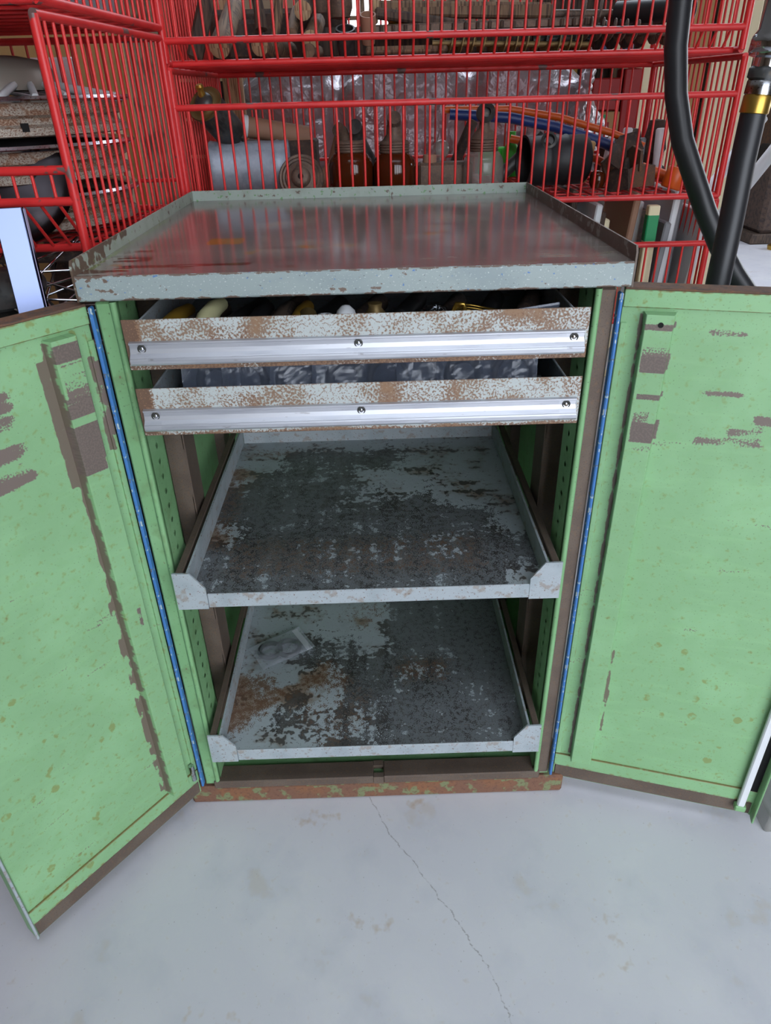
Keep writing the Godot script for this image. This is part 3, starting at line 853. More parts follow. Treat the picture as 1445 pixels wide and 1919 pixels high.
func basket_contents() -> void:
	var fl := .952
	# galvanised tank
	var o := thing("galvanised_tank", "galvanised steel drum lying on its side behind the worktop's left end", "tank", V(-.24, fl, -.87))
	var a := V(-.085, .054, .01)
	var b := V(.085, .052, .0)
	part(o, "shell", MB.new().at(along(a, b)).lathe([Vector2(0, .004), Vector2(.046, .003), Vector2(.053, -.001), Vector2(.055, .002), Vector2(.0535, .01), Vector2(.0535, .14), Vector2(.0555, .146), Vector2(.0535, .152), Vector2(.0555, .168), Vector2(.0535, .17), Vector2(.05, .163), Vector2(0, .162)], 40).mesh(), M.galv)
	part(o, "filler_cap", MB.new().lathe([Vector2(.017, .103), Vector2(.017, .112), Vector2(.016, .113), Vector2(.016, .12), Vector2(.0, .121)], 20).mesh(), M.clay, V(-.05, 0, 0), "rust-brown filler cap")
	part(o, "tap", MB.new().tube([V(-.008, .104, .01), V(-.008, .113, .014), V(-.008, .117, .02)], .006, 10).mesh(), M.dark_tin)
	# dark canister with brass knob
	o = thing("lamp_canister", "dark tin lamp canister with a brass knob, tilted above the tank", "canister", V(-.285, 1.075, -.85))
	a = V(.01, -.004, -.022)
	b = V(-.024, .054, .05)
	part(o, "can", cyl(a, b, .033).mesh(), M.dark_tin)
	part(o, "rim", MB.new().at(along(b, b + (b - a))).lathe([Vector2(.034, -.004), Vector2(.037, 0), Vector2(.036, .004), Vector2(.03, .002), Vector2(.024, .003), Vector2(.022, .006), Vector2(.0, .006)], 32).mesh(), M.brass_dull)
	var kb := b + (b - a).normalized() * .005
	part(o, "dome", MB.new().at(along(kb, kb + (b - a))).lathe([Vector2(.02, 0), Vector2(.018, .008), Vector2(.011, .013), Vector2(0, .014)], 24).mesh(), M.dark_tin)
	part(o, "knob", MB.new().at(along(kb, kb + V(-.004, .03, .01))).lathe([Vector2(.006, .01), Vector2(.008, .016), Vector2(.006, .022), Vector2(.009, .03), Vector2(.006, .034), Vector2(0, .034)], 12).mesh(), M.brass)
	# ribbed disc
	o = thing("lamp_disc", "ribbed brown metal disc with a hole at its centre, beside the galvanised drum", "disc", V(-.125, fl, -.79))
	var q := along(V(0, .037, 0), V(0, .047, .03))
	part(o, "plate", MB.new().at(q).lathe([Vector2(0, -.004), Vector2(.046, -.004), Vector2(.048, 0), Vector2(.046, .003), Vector2(.042, .002), Vector2(.039, .005), Vector2(.035, .004), Vector2(.032, .008), Vector2(.026, .008), Vector2(.022, .011), Vector2(.0, .011)], 40).mesh(), M.steel_brown)
	part(o, "collar", MB.new().at(q).lathe([Vector2(.021, .011), Vector2(.02, .016), Vector2(.013, .02), Vector2(.006, .02), Vector2(.005, .012)], 24).mesh(), M.steel_brown)
	part(o, "hole", MB.new().at(q).lathe([Vector2(.006, .0195), Vector2(0, .0195)], 16).mesh(), M.hole)
	# clay tubes lying behind the tank
	single("clay_tube", pipe(V(0, 0, 0), V(.14, -.025, -.03), .0215, .004), M.clay, V(-.255, 1.082, -.96), "brown pottery tube with a white rim lying behind the drum", "tube")
	single("white_ring", MB.new().at(along(V(0, 0, 0), V(.14, -.025, -.03))).lathe([Vector2(.019, -.004), Vector2(.0235, -.004), Vector2(.0235, .004), Vector2(.021, .006)], 24), M.white, V(-.258, 1.0825, -.9595), "white ring on the end of the brown tube behind the drum", "ring")
	single("tube_support", MB.new().box(V(0, .05, 0), V(.2, .1, .1), .004), M.grime, V(-.2, fl, -1.0), "dark block under the brown tube behind the drum", "block")
	# jars
	screw_jar(V(-.02, fl, -.84), .048, .075, M.amber, "amber glass jar with two pipe ends on its brown cap, left of its twin", 1)
	screw_jar(V(.075, fl, -.84), .047, .072, M.amber, "amber glass jar with a single upright spout, right of its twin", 2)
	screw_jar(V(.266, fl, -.82), .044, .072, M.glass, "clear dusty glass jar with a stepped brown cap and pipe union", 3)
	single("pottery_tube", pipe(V(0, 0, 0), V(.02, .06, -.02), .018, .003), M.clay, V(-.058, 1.0, -.91), "short brown tube standing behind the first amber jar", "tube")
	single("tin_tube", pipe(V(0, 0, 0), V(-.05, .09, -.03), .02, .003), M.dark_tin, V(.035, .975, -.9), "grey tin tube leaning between the two amber jars", "tube")
	single("clay_bulb", MB.new().lathe([Vector2(0, 0), Vector2(.02, .004), Vector2(.03, .02), Vector2(.028, .04), Vector2(.015, .056), Vector2(0, .06)], 20), M.clay, V(-.062, fl, -.885), "round brown bulb half hidden behind the first amber jar", "bulb")
	# rusty can
	o = thing("rusty_can", "flat rusty can with a round screw cap between the amber and clear jars", "can", V(.186, fl, -.85))
	part(o, "body", MB.new().box(V(0, .0285, 0), V(.118, .057, .05), .005).mesh(), M.steel_brown)
	part(o, "screw_cap", MB.new().lathe([Vector2(.015, .056), Vector2(.0155, .06), Vector2(.0145, .062), Vector2(.0155, .066), Vector2(.014, .072), Vector2(0, .074)], 20).mesh(), M.clay, V(-.034, 0, .006))
	o = thing("glass_bulb", "small clear glass bulb standing behind the rusty can", "bulb", V(.182, fl, -.9))
	part(o, "globe", MB.new().lathe([Vector2(.008, 0), Vector2(.008, .06), Vector2(.016, .066), Vector2(.019, .078), Vector2(.016, .09), Vector2(.008, .096), Vector2(0, .097)], 20).mesh(), M.glass)
	single("dark_rod", cyl(V(0, 0, 0), V(.062, .13, -.02), .012), M.grime, V(.2, fl, -.96), "dark thick rod leaning behind the clear jar", "rod")
	single("dark_pipe", pipe(V(0, 0, 0), V(.1, .085, -.01), .014), M.dark_tin, V(.315, .965, -.92), "dark pipe leaning from clear jar to black drum", "pipe")
	# black drum
	o = thing("black_drum", "black ribbed steel drum with an open end and a pipe elbow", "drum", V(.43, fl, -.87))
	a = V(-.07, .052, .012)
	b = V(.07, .052, -.01)
	part(o, "shell", MB.new().at(along(a, b)).lathe([Vector2(0, .03), Vector2(.044, .03), Vector2(.047, .0), Vector2(.052, .0), Vector2(.05, .006), Vector2(.05, .04), Vector2(.052, .044), Vector2(.05, .048), Vector2(.05, .09), Vector2(.052, .094), Vector2(.05, .098), Vector2(.05, .136), Vector2(.046, .142), Vector2(0, .142)], 36).mesh(), M.black)
	part(o, "pipe_elbow", MB.new().at(along(V(-.02, .085, .02), V(-.026, .1, .055))).lathe([Vector2(.016, 0), Vector2(.017, .025), Vector2(.012, .027), Vector2(.01, .02), Vector2(0, .02)], 20).mesh(), M.dark_tin)
	single("amber_cup", MB.new().lathe([Vector2(0, 0), Vector2(.013, 0), Vector2(.017, .01), Vector2(.016, .028), Vector2(.01, .034), Vector2(0, .035)], 20), M.amber, V(.518, fl, -.82), "small amber glass cup at the right end of the black drum", "cup")
	# hoses
	var h := MB.new()
	h.tube([V(-.19, .12, -.03), V(-.05, .11, -.02), V(.05, .09, 0), V(.16, .056, .03), V(.22, .03, .05), V(.235, .012, .06), V(.225, -.01, .07)], .0115, 12)
	single("blue_hose", h, M.navy, V(.4, .975, -.97), "dark blue hose curving down across the back of the basket", "hose")
	h = MB.new()
	h.tube([V(-.2, .126, -.04), V(-.05, .124, -.03), V(.06, .106, -.01), V(.18, .072, .02), V(.25, .045, .04)], .008, 10)
	single("orange_hose", h, M.orange, V(.4, .978, -.975), "bright orange hose running on top of the dark blue hose", "hose")
	h = MB.new()
	h.tube([V(-.04, .07, -.05), V(.06, .05, -.03), V(.16, .025, .0), V(.2, .005, .02)], .009, 10)
	single("orange_hose", h, M.orange, V(.4, .97, -.985), "rust-orange hose below the dark blue hose", "hose")
	h = MB.new()
	h.tube([V(0, .03, 0), V(.04, .018, .01), V(.07, .006, .03), V(.09, .012, .07)], .012, 10)
	single("orange_hose", h, M.orange, V(.625, .955, -.86), "short orange hose end in the basket's right corner", "hose")
	single("orange_sleeve", cyl(V(0, 0, 0), V(.012, .04, 0), .022), M.orange, V(.662, fl, -.77), "orange plastic sleeve at the basket's right corner", "sleeve")
	# rusty plates and scrap
	var rng := RandomNumberGenerator.new()
	rng.seed = 3
	for k in 9:
		var m := MB.new().at(Transform3D(Basis.from_euler(V(rng.randf_range(-.3, .3), rng.randf_range(0, 3), rng.randf_range(-.4, .4))), Vector3.ZERO))
		m.prism([Vector2(-.03, -.02), Vector2(.028, -.024), Vector2(.034, .008), Vector2(.01, .024), Vector2(-.026, .02)], -.003, .003)
		single("rusty_plate", m, M.rust if k % 2 else M.grime, V(.54 + rng.randf() * .1, fl + .015 + .008 * k, -.92 + rng.randf() * .12), "rusty scrap plate in the heap right of the black drum", "scrap", "rusty scrap plates")
	single("tan_rod", cyl(V(0, 0, 0), V(.01, .085, .01), .01), M.tan, V(.515, fl, -.93), "tan rod standing behind the amber cup", "rod")
	single("green_bottle", MB.new().lathe([Vector2(0, 0), Vector2(.02, 0), Vector2(.022, .01), Vector2(.022, .06), Vector2(.01, .075), Vector2(.01, .1), Vector2(0, .1)], 20), M.lime, V(.375, fl, -1.1), "bright green bottle at the back of the basket", "bottle")
	single("green_box", MB.new().box(V(0, .032, 0), V(.09, .064, .03), .004), M.lime, V(.345, fl, -1.14), "bright green box lying at the back of the basket", "box")
	# white tubes and brown castings in the right corner
	for k in 4:
		single("white_tube", cyl(V(0, 0, 0), V(.012 - k * .006, .085 + .02 * (k % 2), .0), .008 + .003 * (k % 2)), M.white if k != 2 else M.grey, V(.6 + k * .034, fl, -1.06 + .03 * k), ["white tube standing farthest left in the basket's back right corner", "thick white tube standing in the basket's back right corner", "grey tube standing in the basket's back right corner", "thick white tube nearest the black hose in the basket corner"][k], "tube")
	for k in 3:
		var m := MB.new().lathe([Vector2(0, 0), Vector2(.03, .0), Vector2(.034, .02), Vector2(.02, .03), Vector2(.024, .05), Vector2(.03, .06), Vector2(.018, .08 + k * .02), Vector2(0, .082 + k * .02)], 10)
		single("brown_casting", m, M.grime, V(.63 + k * .035, fl, -1.13 + k * .06), ["leftmost brown iron casting in the basket's back right corner", "middle brown iron casting in the basket's back right corner", "rightmost brown iron casting, nearest the black hose"][k], "casting", "brown castings in the basket corner")
	# boards kept upright in the basket below
	var cols := [M.grey, M.white, M.grime, M.white, M.grey, M.wood_dark, M.white, M.grime, M.cream, M.clay, M.white, M.grime, M.grey, M.white]
	for k in 16:
		var x := .335 + k * .0262
		var z := -.77 - .03 * (k % 3)
		var hh := .19 + .02 * ((k * 7) % 4)
		var m := MB.new().at(Transform3D(Basis(Vector3.BACK, -.08 + .03 * (k % 3)), Vector3.ZERO)).box(V(0, hh / 2, 0), V(.015, hh, .2), .003)
		single("upright_board", m, cols[k % 14], V(x, .697, z - .08), "%s upright board, %s from the left in the lowest basket" % [["grey", "white", "grimy", "white", "grey", "brown", "white", "grimy", "cream", "clay-coloured", "white", "grimy", "grey", "white"][k % 14], ["first", "second", "third", "fourth", "fifth", "sixth", "seventh", "eighth", "ninth", "tenth", "eleventh", "twelfth", "thirteenth", "fourteenth", "fifteenth", "sixteenth"][k]], "board", "boards standing in the lowest basket")
	o = thing("paint_stick", "cream post with a green painted band in the lowest basket", "post", V(.62, .695, -.735))
	part(o, "post", MB.new().box(V(0, .115, 0), V(.024, .23, .02), .002).mesh(), M.cream)
	part(o, "band", MB.new().box(V(0, .185, 0), V(.0248, .055, .0208), .002).mesh(), M.emerald)
	for k in 2:
		single("grey_cylinder", cyl(V(0, 0, 0), V(0, .17, 0), .021), M.grey if k else M.grime, V(.46 + k * .055, .697, -.735), ["dark cylinder standing behind the worktop's right lip", "light grey cylinder standing behind the worktop's right lip"][k], "cylinder")

# ---------------------------------------------------------------- rims and chrome on the left
func left_side() -> void:
	var c := V(-.592, 0, -.468)
	var ys := [1.098, 1.036, .967]
	var labs := ["topmost rusty wheel rim with a hub cap in the left basket", "middle rusty wheel rim of the stack in the left basket", "lowest rusty wheel rim of the stack, with a torn notch"]
	for k in 3:
		var o := thing("wheel_rim", labs[k], "wheel rim", V(c.x + [0.0, -.004, .006][k], ys[k], c.z), "stacked wheel rims")
		var r := .212 if k < 2 else .198
		part(o, "barrel", MB.new().lathe([Vector2(r - .03, .004), Vector2(r - .012, .0), Vector2(r - .004, .002), Vector2(r - .006, .012), Vector2(r - .016, .016), Vector2(r - .018, .024), Vector2(r - .01, .028), Vector2(r - .008, .04), Vector2(r - .004, .044), Vector2(r - .01, .046), Vector2(r - .03, .03)], 64).mesh(), M.rim)
		part(o, "bead_lip", MB.new().lathe([Vector2(r - .012, .043), Vector2(r + .004, .044), Vector2(r + .007, .048), Vector2(r + .004, .052), Vector2(r - .004, .052), Vector2(r - .014, .046)], 64).mesh(), M.chrome_worn)
		part(o, "disc", MB.new().lathe([Vector2(r - .028, .02), Vector2(r * .7, .036), Vector2(r * .5, .03), Vector2(.06, .034), Vector2(0, .034)], 40).mesh(), M.grime)
		var slot := MB.new().at(Transform3D(Basis(Vector3.UP, .62), Vector3.ZERO)).box(V(0, .013, r - .008), V(.01 if k == 0 else .014, .011, .006))
		part(o, "slot", slot.mesh(), M.hole)
		if k == 0:
			part(o, "hub_cap", MB.new().lathe([Vector2(.115, .06), Vector2(.11, .085), Vector2(.098, .1), Vector2(.06, .107), Vector2(0, .108)], 40).mesh(), M.dull)
			for i in 26:
				var t := TAU * i / 26
				part(o, "spoke", MB.new().tube([V(cos(t) * .105, .068, sin(t) * .105), V(cos(t + .34) * .2, .05, sin(t + .34) * .2)], .0055, 6).mesh(), M.white)
	# polished disc leaning at the front
	var o := thing("chrome_dish", "large dull chrome dish leaning against the rims in the left basket", "dish", V(-.53, .957, -.3))
	part(o, "dish", MB.new().at(along(V(0, .092, -.01), V(.012, .112, .04))).lathe([Vector2(0, -.004), Vector2(.09, -.004), Vector2(.101, .0), Vector2(.1, .004), Vector2(.088, .012), Vector2(.06, .02), Vector2(0, .022)], 48).mesh(), mat(C(58, 54, 57), .32, 1.0))
	# chrome bumper blade
	o = thing("chrome_bumper", "bright chrome bumper blade propped between left door and basket", "bumper", V(-.36, 0, .0))
	var tb := V(-.079, 1.02, -.125)
	var bb := V(-.066, .84, -.085)
	var y := (tb - bb).normalized()
	var z := V(.35, .42, .84)
	z = (z - y * z.dot(y)).normalized()
	var x := y.cross(z)
	var bt := Transform3D(Basis(x, y, z), bb)
	var L := .192
	part(o, "blade", MB.new().at(bt).box(V(-.008, L / 2, 0), V(.034, L, .004), .001).mesh(), mat(C(118, 128, 158), .36, 1.0))
	part(o, "folded_edge", MB.new().at(bt).box(V(.011, L / 2, -.006), V(.005, L, .014), .002).mesh(), mat(C(70, 66, 78), .2, 1.0))
	part(o, "bolt", MB.new().at(bt).lathe([Vector2(.006, 0), Vector2(.005, .003), Vector2(0, .004)], 12).mesh(), M.dark_tin)
	# spoked hub
	o = thing("spoked_hub", "bare motorcycle hub with loose steel spokes left of the cabinet", "wheel hub", V(-.505, .895, -.18))
	var ht := along(V(0, 0, 0), V(.06, .8, .28))
	part(o, "hub_shell", MB.new().at(ht).lathe([Vector2(0, -.03), Vector2(.05, -.03), Vector2(.056, -.025), Vector2(.05, -.015), Vector2(.04, -.01), Vector2(.04, .01), Vector2(.056, .02), Vector2(.056, .024), Vector2(.03, .03), Vector2(.02, .04), Vector2(0, .04)], 36).mesh(), M.dark_tin)
	for i in 40:
		var t := TAU * i / 40
		var hy := .022 if i % 2 else -.026
		var p0 := ht * V(cos(t) * .05, hy, sin(t) * .05)
		var tt := t + (.5 if i % 4 < 2 else -.5)
		var p1 := ht * V(cos(tt) * .165, hy * .3, sin(tt) * .165)
		part(o, "spoke", MB.new().tube([p0, p1], .0019, 6).mesh(), M.chrome)
		if i % 3 == 0:
			part(o, "nipple", MB.new().tube([p1, p1 + (p1 - p0) * .14], .003, 6).mesh(), M.chrome_worn)
	single("oil_drum", cyl(V(0, 0, 0), V(0, .855, 0), .12, .006, 32), M.grime, V(-.51, 0, -.16), "dark oil drum carrying the bare motorcycle hub", "drum")
	# things in the upper left basket
	single("added_shade_sheet", MB.new().box(V(0, .002, 0), V(.55, .004, .42), .001), M.grime, V(-.69, 1.256, -.46), "added dark sheet that shades the floor of the upper left basket", "sheet")  # dark sheet added to keep light off the basket floor below it
	single("white_carton", MB.new().box(V(0, .04, 0), V(.07, .08, .06), .003), M.white, V(-.5, 1.261, -.5), "small white carton in the upper left basket", "box")
	single("grey_box", MB.new().box(V(0, .05, 0), V(.09, .1, .08), .004), M.grey, V(-.44, 1.261, -.56), "grey box in the upper left basket", "box")
	single("dark_crate", MB.new().box(V(0, .05, 0), V(.36, .1, .22), .004), M.grime, V(-.74, 1.261, -.5), "dark crate at the far left of the upper left basket", "box")
	single("grey_motor", cyl(V(0, .04, 0), V(.1, .04, .02), .04), M.dark_tin, V(-.52, 1.261, -.38), "dark motor body in the upper left basket", "motor")

# ---------------------------------------------------------------- logs, rods and augers in the upper basket
func log_end(nm: String, a: Vector3, b: Vector3, r: float, bark: Material, cut: Material, label: String, cat := "log") -> void:
	var o := thing(nm, label, cat, a)
	var l := a.distance_to(b)
	var rng := RandomNumberGenerator.new()
	rng.seed = int(absf(a.x) * 1000.0) + int(r * 1e4)
	var pr := [Vector2(r * .96, 0.001)]
	for k in 7:
		pr.append(Vector2(r * rng.randf_range(.93, 1.05), l * (k + .5) / 7.0))
	pr.append(Vector2(r * .9, l))
	pr.append(Vector2(0, l))
	part(o, "bark", MB.new().at(along(Vector3.ZERO, b - a)).lathe(pr, 14).mesh(), bark)
	part(o, "cut_end", MB.new().at(along(Vector3.ZERO, b - a)).lathe([Vector2(0, -.001), Vector2(r * .6, -.0022), Vector2(r * .96, 0)], 14).mesh(), cut)

func auger(nm: String, a: Vector3, b: Vector3, r: float, pitch: float, m: Material, label: String) -> void:
	var o := thing(nm, label, "auger", a, "")
	var t := along(Vector3.ZERO, b - a)
	var l := a.distance_to(b)
	part(o, "shaft", MB.new().at(t).lathe([Vector2(0, 0), Vector2(r * .3, 0), Vector2(r * .3, l), Vector2(0, l)], 10).mesh(), m)
	var f := MB.new().at(t)
	var n := int(l / pitch * 14)
	for i in n:
		var t0 := TAU * i / 14.0
		var t1 := TAU * (i + 1) / 14.0
		var y0 := l * i / n
		var y1 := l * (i + 1) / n
		var p := func(tt: float, rr: float, yy: float) -> Vector3: return V(cos(tt) * rr, yy, sin(tt) * rr)
		for s in [.0012, -.0012]:
			f.quad(p.call(t0, r * .28, y0 + s), p.call(t1, r * .28, y1 + s), p.call(t1, r, y1 + s), p.call(t0, r, y0 + s), V(0, s, 0))
		f.quad(p.call(t0, r, y0 + .0012), p.call(t1, r, y1 + .0012), p.call(t1, r, y1 - .0012), p.call(t0, r, y0 - .0012), p.call(t0, r, 0))
	part(o, "flight", f.mesh(), m)

func upper_contents() -> void:
	log_end("log", V(-.26, 1.222, -.755), V(-.245, 1.30, -.92), .02, M.wood, M.wood_pale, "short log with a cracked pale end, second from the left")
	log_end("log", V(-.183, 1.224, -.76), V(-.14, 1.222, -.92), .018, M.wood, M.wood_pale, "split log with a flaking pale end beside the cracked log")
	log_end("log", V(-.085, 1.233, -.77), V(-.08, 1.275, -.95), .0165, M.wood, M.wood_pale, "log with a dotted cut end above the small round rod")
	log_end("log", V(-.099, 1.281, -.8), V(-.095, 1.31, -.95), .0175, M.wood_dark, M.wood_pale, "log with a smooth pale oval end, highest of the cut logs")
	log_end("wooden_rod", V(-.123, 1.243, -.79), V(-.118, 1.29, -.9), .011, M.wood, M.wood, "grey wooden peg left of the dotted log", "rod")
	log_end("wooden_rod", V(-.09, 1.214, -.755), V(-.08, 1.22, -.95), .0125, M.wood, M.wood, "small round rod under the dotted log", "rod")
	single("leaning_beam", MB.new().at(along(V(0, 0, 0), V(.052, .125, .0))).box(V(0, .085, 0), V(.03, .17, .024), .006), M.wood_dark, V(-.318, 1.205, -.79), "dark worn beam leaning at the far left of the upper basket", "beam")
	single("wooden_handle", MB.new().tube([V(.006, 0, 0), V(.004, .03, -.01), V(-.008, .1, -.04)], [.012, .0105, .0085], 12), M.wood_dark, V(-.188, 1.252, -.8), "grey-green wooden handle hanging down behind the wires", "handle")  # a plain wooden handle hanging down
	single("wooden_stick", MB.new().tube([V(0, 0, 0), V(.012, .05, -.03), V(.02, .12, -.05)], .0085, 10), M.wood, V(-.162, 1.225, -.8), "straight brown stick leaning between the two split logs", "stick")
	single("iron_block", MB.new().box(V(0, .035, 0), V(.075, .07, .05), .008), M.grime, V(-.225, 1.203, -.87), "dark iron block behind the cracked log", "block")
	single("iron_cone", MB.new().lathe([Vector2(0, 0), Vector2(.012, 0), Vector2(.028, .03), Vector2(.03, .08), Vector2(0, .08)], 24), M.steel_brown, V(-.067, 1.282, -.87), "brown iron cone pointing down above the log ends", "cone")
	single("iron_cone", MB.new().lathe([Vector2(0, 0), Vector2(.02, .004), Vector2(.026, .02), Vector2(.026, .08), Vector2(0, .08)], 24), M.steel_brown, V(-.03, 1.27, -.88), "rounded brown iron weight right of the cone", "weight")
	for q in [["tin_cup", V(-.018, 1.205, -.8), .019, .05, "dark round tin cup standing behind the wires", M.dark_tin], ["clay_cup", V(.026, 1.226, -.8), .0155, .05, "small brown clay cup with a handle-less rim", M.clay]]:
		var o := thing(q[0], q[4], "cup", q[1])
		o.rotation = V(.45, 0, 0)
		part(o, "bowl", MB.new().lathe([Vector2(0, 0), Vector2(q[2] * .8, 0), Vector2(q[2] * .95, q[3] * .5), Vector2(q[2], q[3]), Vector2(q[2] * .82, q[3]), Vector2(q[2] * .75, q[3] * .4), Vector2(0, q[3] * .3)], 24).mesh(), q[5])
	single("pale_rod", cyl(V(0, 0, 0), V(.008, .08, -.02), .01), M.wood_pale, V(.036, 1.26, -.84), "pale wooden rod standing behind the clay cup", "rod")
	# long planks and toothed bar
	single("long_plank", MB.new().at(Transform3D(Basis(Vector3.BACK, -.03), Vector3.ZERO)).box(V(.16, 0, 0), V(.36, .026, .05), .004), M.wood, V(.06, 1.288, -.9), "upper long brown plank lying across the top basket", "plank")
	single("long_plank", MB.new().at(Transform3D(Basis(Vector3.BACK, -.14), Vector3.ZERO)).box(V(.12, 0, 0), V(.26, .018, .04), .004), M.wood_dark, V(.05, 1.276, -.84), "tilted dark plank below the upper long plank", "plank")
	var o := thing("toothed_bar", "long brown toothed bar lying above the corkscrew augers", "bar", V(.04, 1.248, -.82))
	part(o, "bar", MB.new().at(Transform3D(Basis(Vector3.BACK, .012), Vector3.ZERO)).box(V(.21, 0, 0), V(.43, .016, .03), .003).mesh(), M.steel_brown)
	for k in 18:
		part(o, "tooth", MB.new().box(V(.012 + k * .0236, .0 + .012 * (.012 + k * .0236), .016), V(.007, .015, .008), .002).mesh(), M.wood_dark)
	single("brass_coil", MB.new().lathe([Vector2(.018, 0), Vector2(.02, .004), Vector2(.018, .008), Vector2(.02, .012), Vector2(.018, .016), Vector2(.02, .02), Vector2(.018, .024)], 20), M.brass, V(.085, 1.254, -.86), "coil of brass wire beside the toothed bar", "coil")
	single("flat_bar", MB.new().box(V(0, 0, 0), V(.16, .013, .03), .003), M.wood, V(.1, 1.213, -.79), "short wooden bar lying left of the augers", "bar")
	auger("corkscrew_auger", V(.15, 1.222, -.78), V(.46, 1.214, -.79), .017, .021, M.brass_dull, "long brown corkscrew auger lying at the bottom of the top basket")
	auger("corkscrew_auger", V(.36, 1.226, -.85), V(.6, 1.236, -.87), .026, .03, M.dark_tin, "dark thick auger behind the long brown auger")
	auger("corkscrew_auger", V(.38, 1.275, -.93), V(.655, 1.27, -.94), .03, .034, M.steel_brown, "highest auger, brown and thick, at the right of the top basket")
	auger("corkscrew_auger", V(.44, 1.242, -.8), V(.66, 1.228, -.82), .02, .024, M.steel_brown, "slim brown auger in front of the dark thick auger")
	auger("corkscrew_auger", V(.33, 1.25, -1.02), V(.66, 1.255, -1.02), .034, .036, M.grime, "dark auger farthest back in the top basket")
	single("dark_tube", pipe(V(0, 0, 0), V(-.12, .004, -.1), .02, .003), M.black, V(.66, 1.268, -.8), "black open tube at the right end of the augers", "tube")
	single("scrap_bundle", MB.new().box(V(0, .03, 0), V(.5, .06, .12), .01), M.wood_dark, V(.15, 1.203, -1.0), "dark bundle of timber at the back of the top basket", "bundle")
	single("scrap_bundle", MB.new().box(V(0, .05, 0), V(.3, .1, .12), .01), M.grime, V(-.17, 1.203, -1.06), "dark timber block behind the logs in the top basket", "bundle")

# ---------------------------------------------------------------- hoses on the right
func right_side() -> void:
	var o := thing("fuel_hose", "thick black hose hanging from a chrome fitting with a brass ferrule", "hose", V(.5, 0, -.2))
	var path := [V(.0325, 1.112, .0), V(.03, 1.05, .004), V(.024, .98, .02), V(.012, .88, .045), V(-.002, .76, .06), V(-.01, .6, .06), V(.0, .35, .05), V(.06, .1, .02), V(.16, .022, -.05)]
	part(o, "hose", MB.new().tube(path, .0166, 18).mesh(), M.rubber)
	var q := Transform3D(Basis(Vector3.BACK, -.08), V(.0325, 1.108, 0))
	part(o, "ferrule", MB.new().at(q).lathe([Vector2(.0165, 0), Vector2(.0182, .001), Vector2(.0182, .02), Vector2(.017, .022)], 24).mesh(), M.brass, Vector3.ZERO, "brass ferrule")
	part(o, "nut", MB.new().at(q).lathe([Vector2(.017, .02), Vector2(.0205, .022), Vector2(.0205, .036), Vector2(.018, .04)], 6).mesh(), M.chrome_worn)
	part(o, "nut", MB.new().at(q).lathe([Vector2(.0185, .038), Vector2(.0225, .04), Vector2(.0225, .05), Vector2(.019, .053)], 6).mesh(), M.dark_tin)
	part(o, "fitting", MB.new().at(q).lathe([Vector2(.0175, .052), Vector2(.0175, .062), Vector2(.026, .064), Vector2(.0265, .084), Vector2(.022, .092), Vector2(.021, .17), Vector2(.024, .25), Vector2(.0, .252)], 32).mesh(), M.chrome, Vector3.ZERO, "polished chrome fitting")
	part(o, "swivel", MB.new().at(q).lathe([Vector2(.0268, .066), Vector2(.029, .068), Vector2(.029, .082), Vector2(.0265, .086)], 8).mesh(), M.chrome)
	var p2 := thing("black_hose", "black rubber hose looping down behind the chrome-ended hose", "hose", V(.5, 0, -.35))
	var pts := [V(-.028, 1.42, .02), V(-.032, 1.33, .01), V(-.034, 1.25, .0), V(-.03, 1.19, .0), V(-.018, 1.13, .0), V(0, 1.07, .008), V(.024, 1.02, .018), V(.05, .97, .025), V(.08, .92, .032), V(.11, .877, .04), V(.15, .83, .05), V(.22, .75, .06), V(.3, .6, .06), V(.34, .3, .05), V(.36, .016, .04)]
	part(p2, "hose", MB.new().tube(pts, .0165, 18).mesh(), M.rubber)
	# fuel pump that carries both hoses, standing just outside the picture
	var c := thing("fuel_pump", "tall grey fuel pump at the right that carries the two black hoses", "pump", V(1.3, 0, 0.02))
	part(c, "housing", MB.new().box(V(0, .83, 0), V(.5, 1.5, .42), .02).mesh(), M.dark_tin)
	part(c, "base", MB.new().box(V(0, .04, 0), V(.56, .08, .48), .01).mesh(), M.grime)
	part(c, "head", MB.new().box(V(0, 1.74, 0), V(.56, .32, .44), .03).mesh(), M.redbox)
	part(c, "arm", MB.new().tube([V(-.2, 1.46, -.18), V(-.5, 1.46, -.26), V(-.77, 1.45, -.22), V(-.775, 1.362, -.22)], .02, 12).mesh(), M.grime)
	part(c, "arm", MB.new().tube([V(-.2, 1.5, -.18), V(-.6, 1.5, -.34), V(-.828, 1.47, -.35), V(-.828, 1.422, -.35)], .02, 12).mesh(), M.grime)
	# white tubes leaning behind the hoses
	single("leaning_tube", cyl(V(0, 0, 0), V(.73, 1.12, 0), .017), M.white, V(.48, .005, -1.25), "long white tube leaning to the right behind the hoses", "tube", "")
	single("leaning_tube", cyl(V(0, 0, 0), V(.64, 1.06, 0), .0155), M.white, V(.44, .005, -1.275), "shorter white tube leaning behind the long white one", "tube", "")
	single("glass_plate", MB.new().box(V(0, .45, 0), V(.03, .9, .12), .003), M.glass, V(.70, 0, .04), "edge of a glass plate standing beyond the right door", "plate")

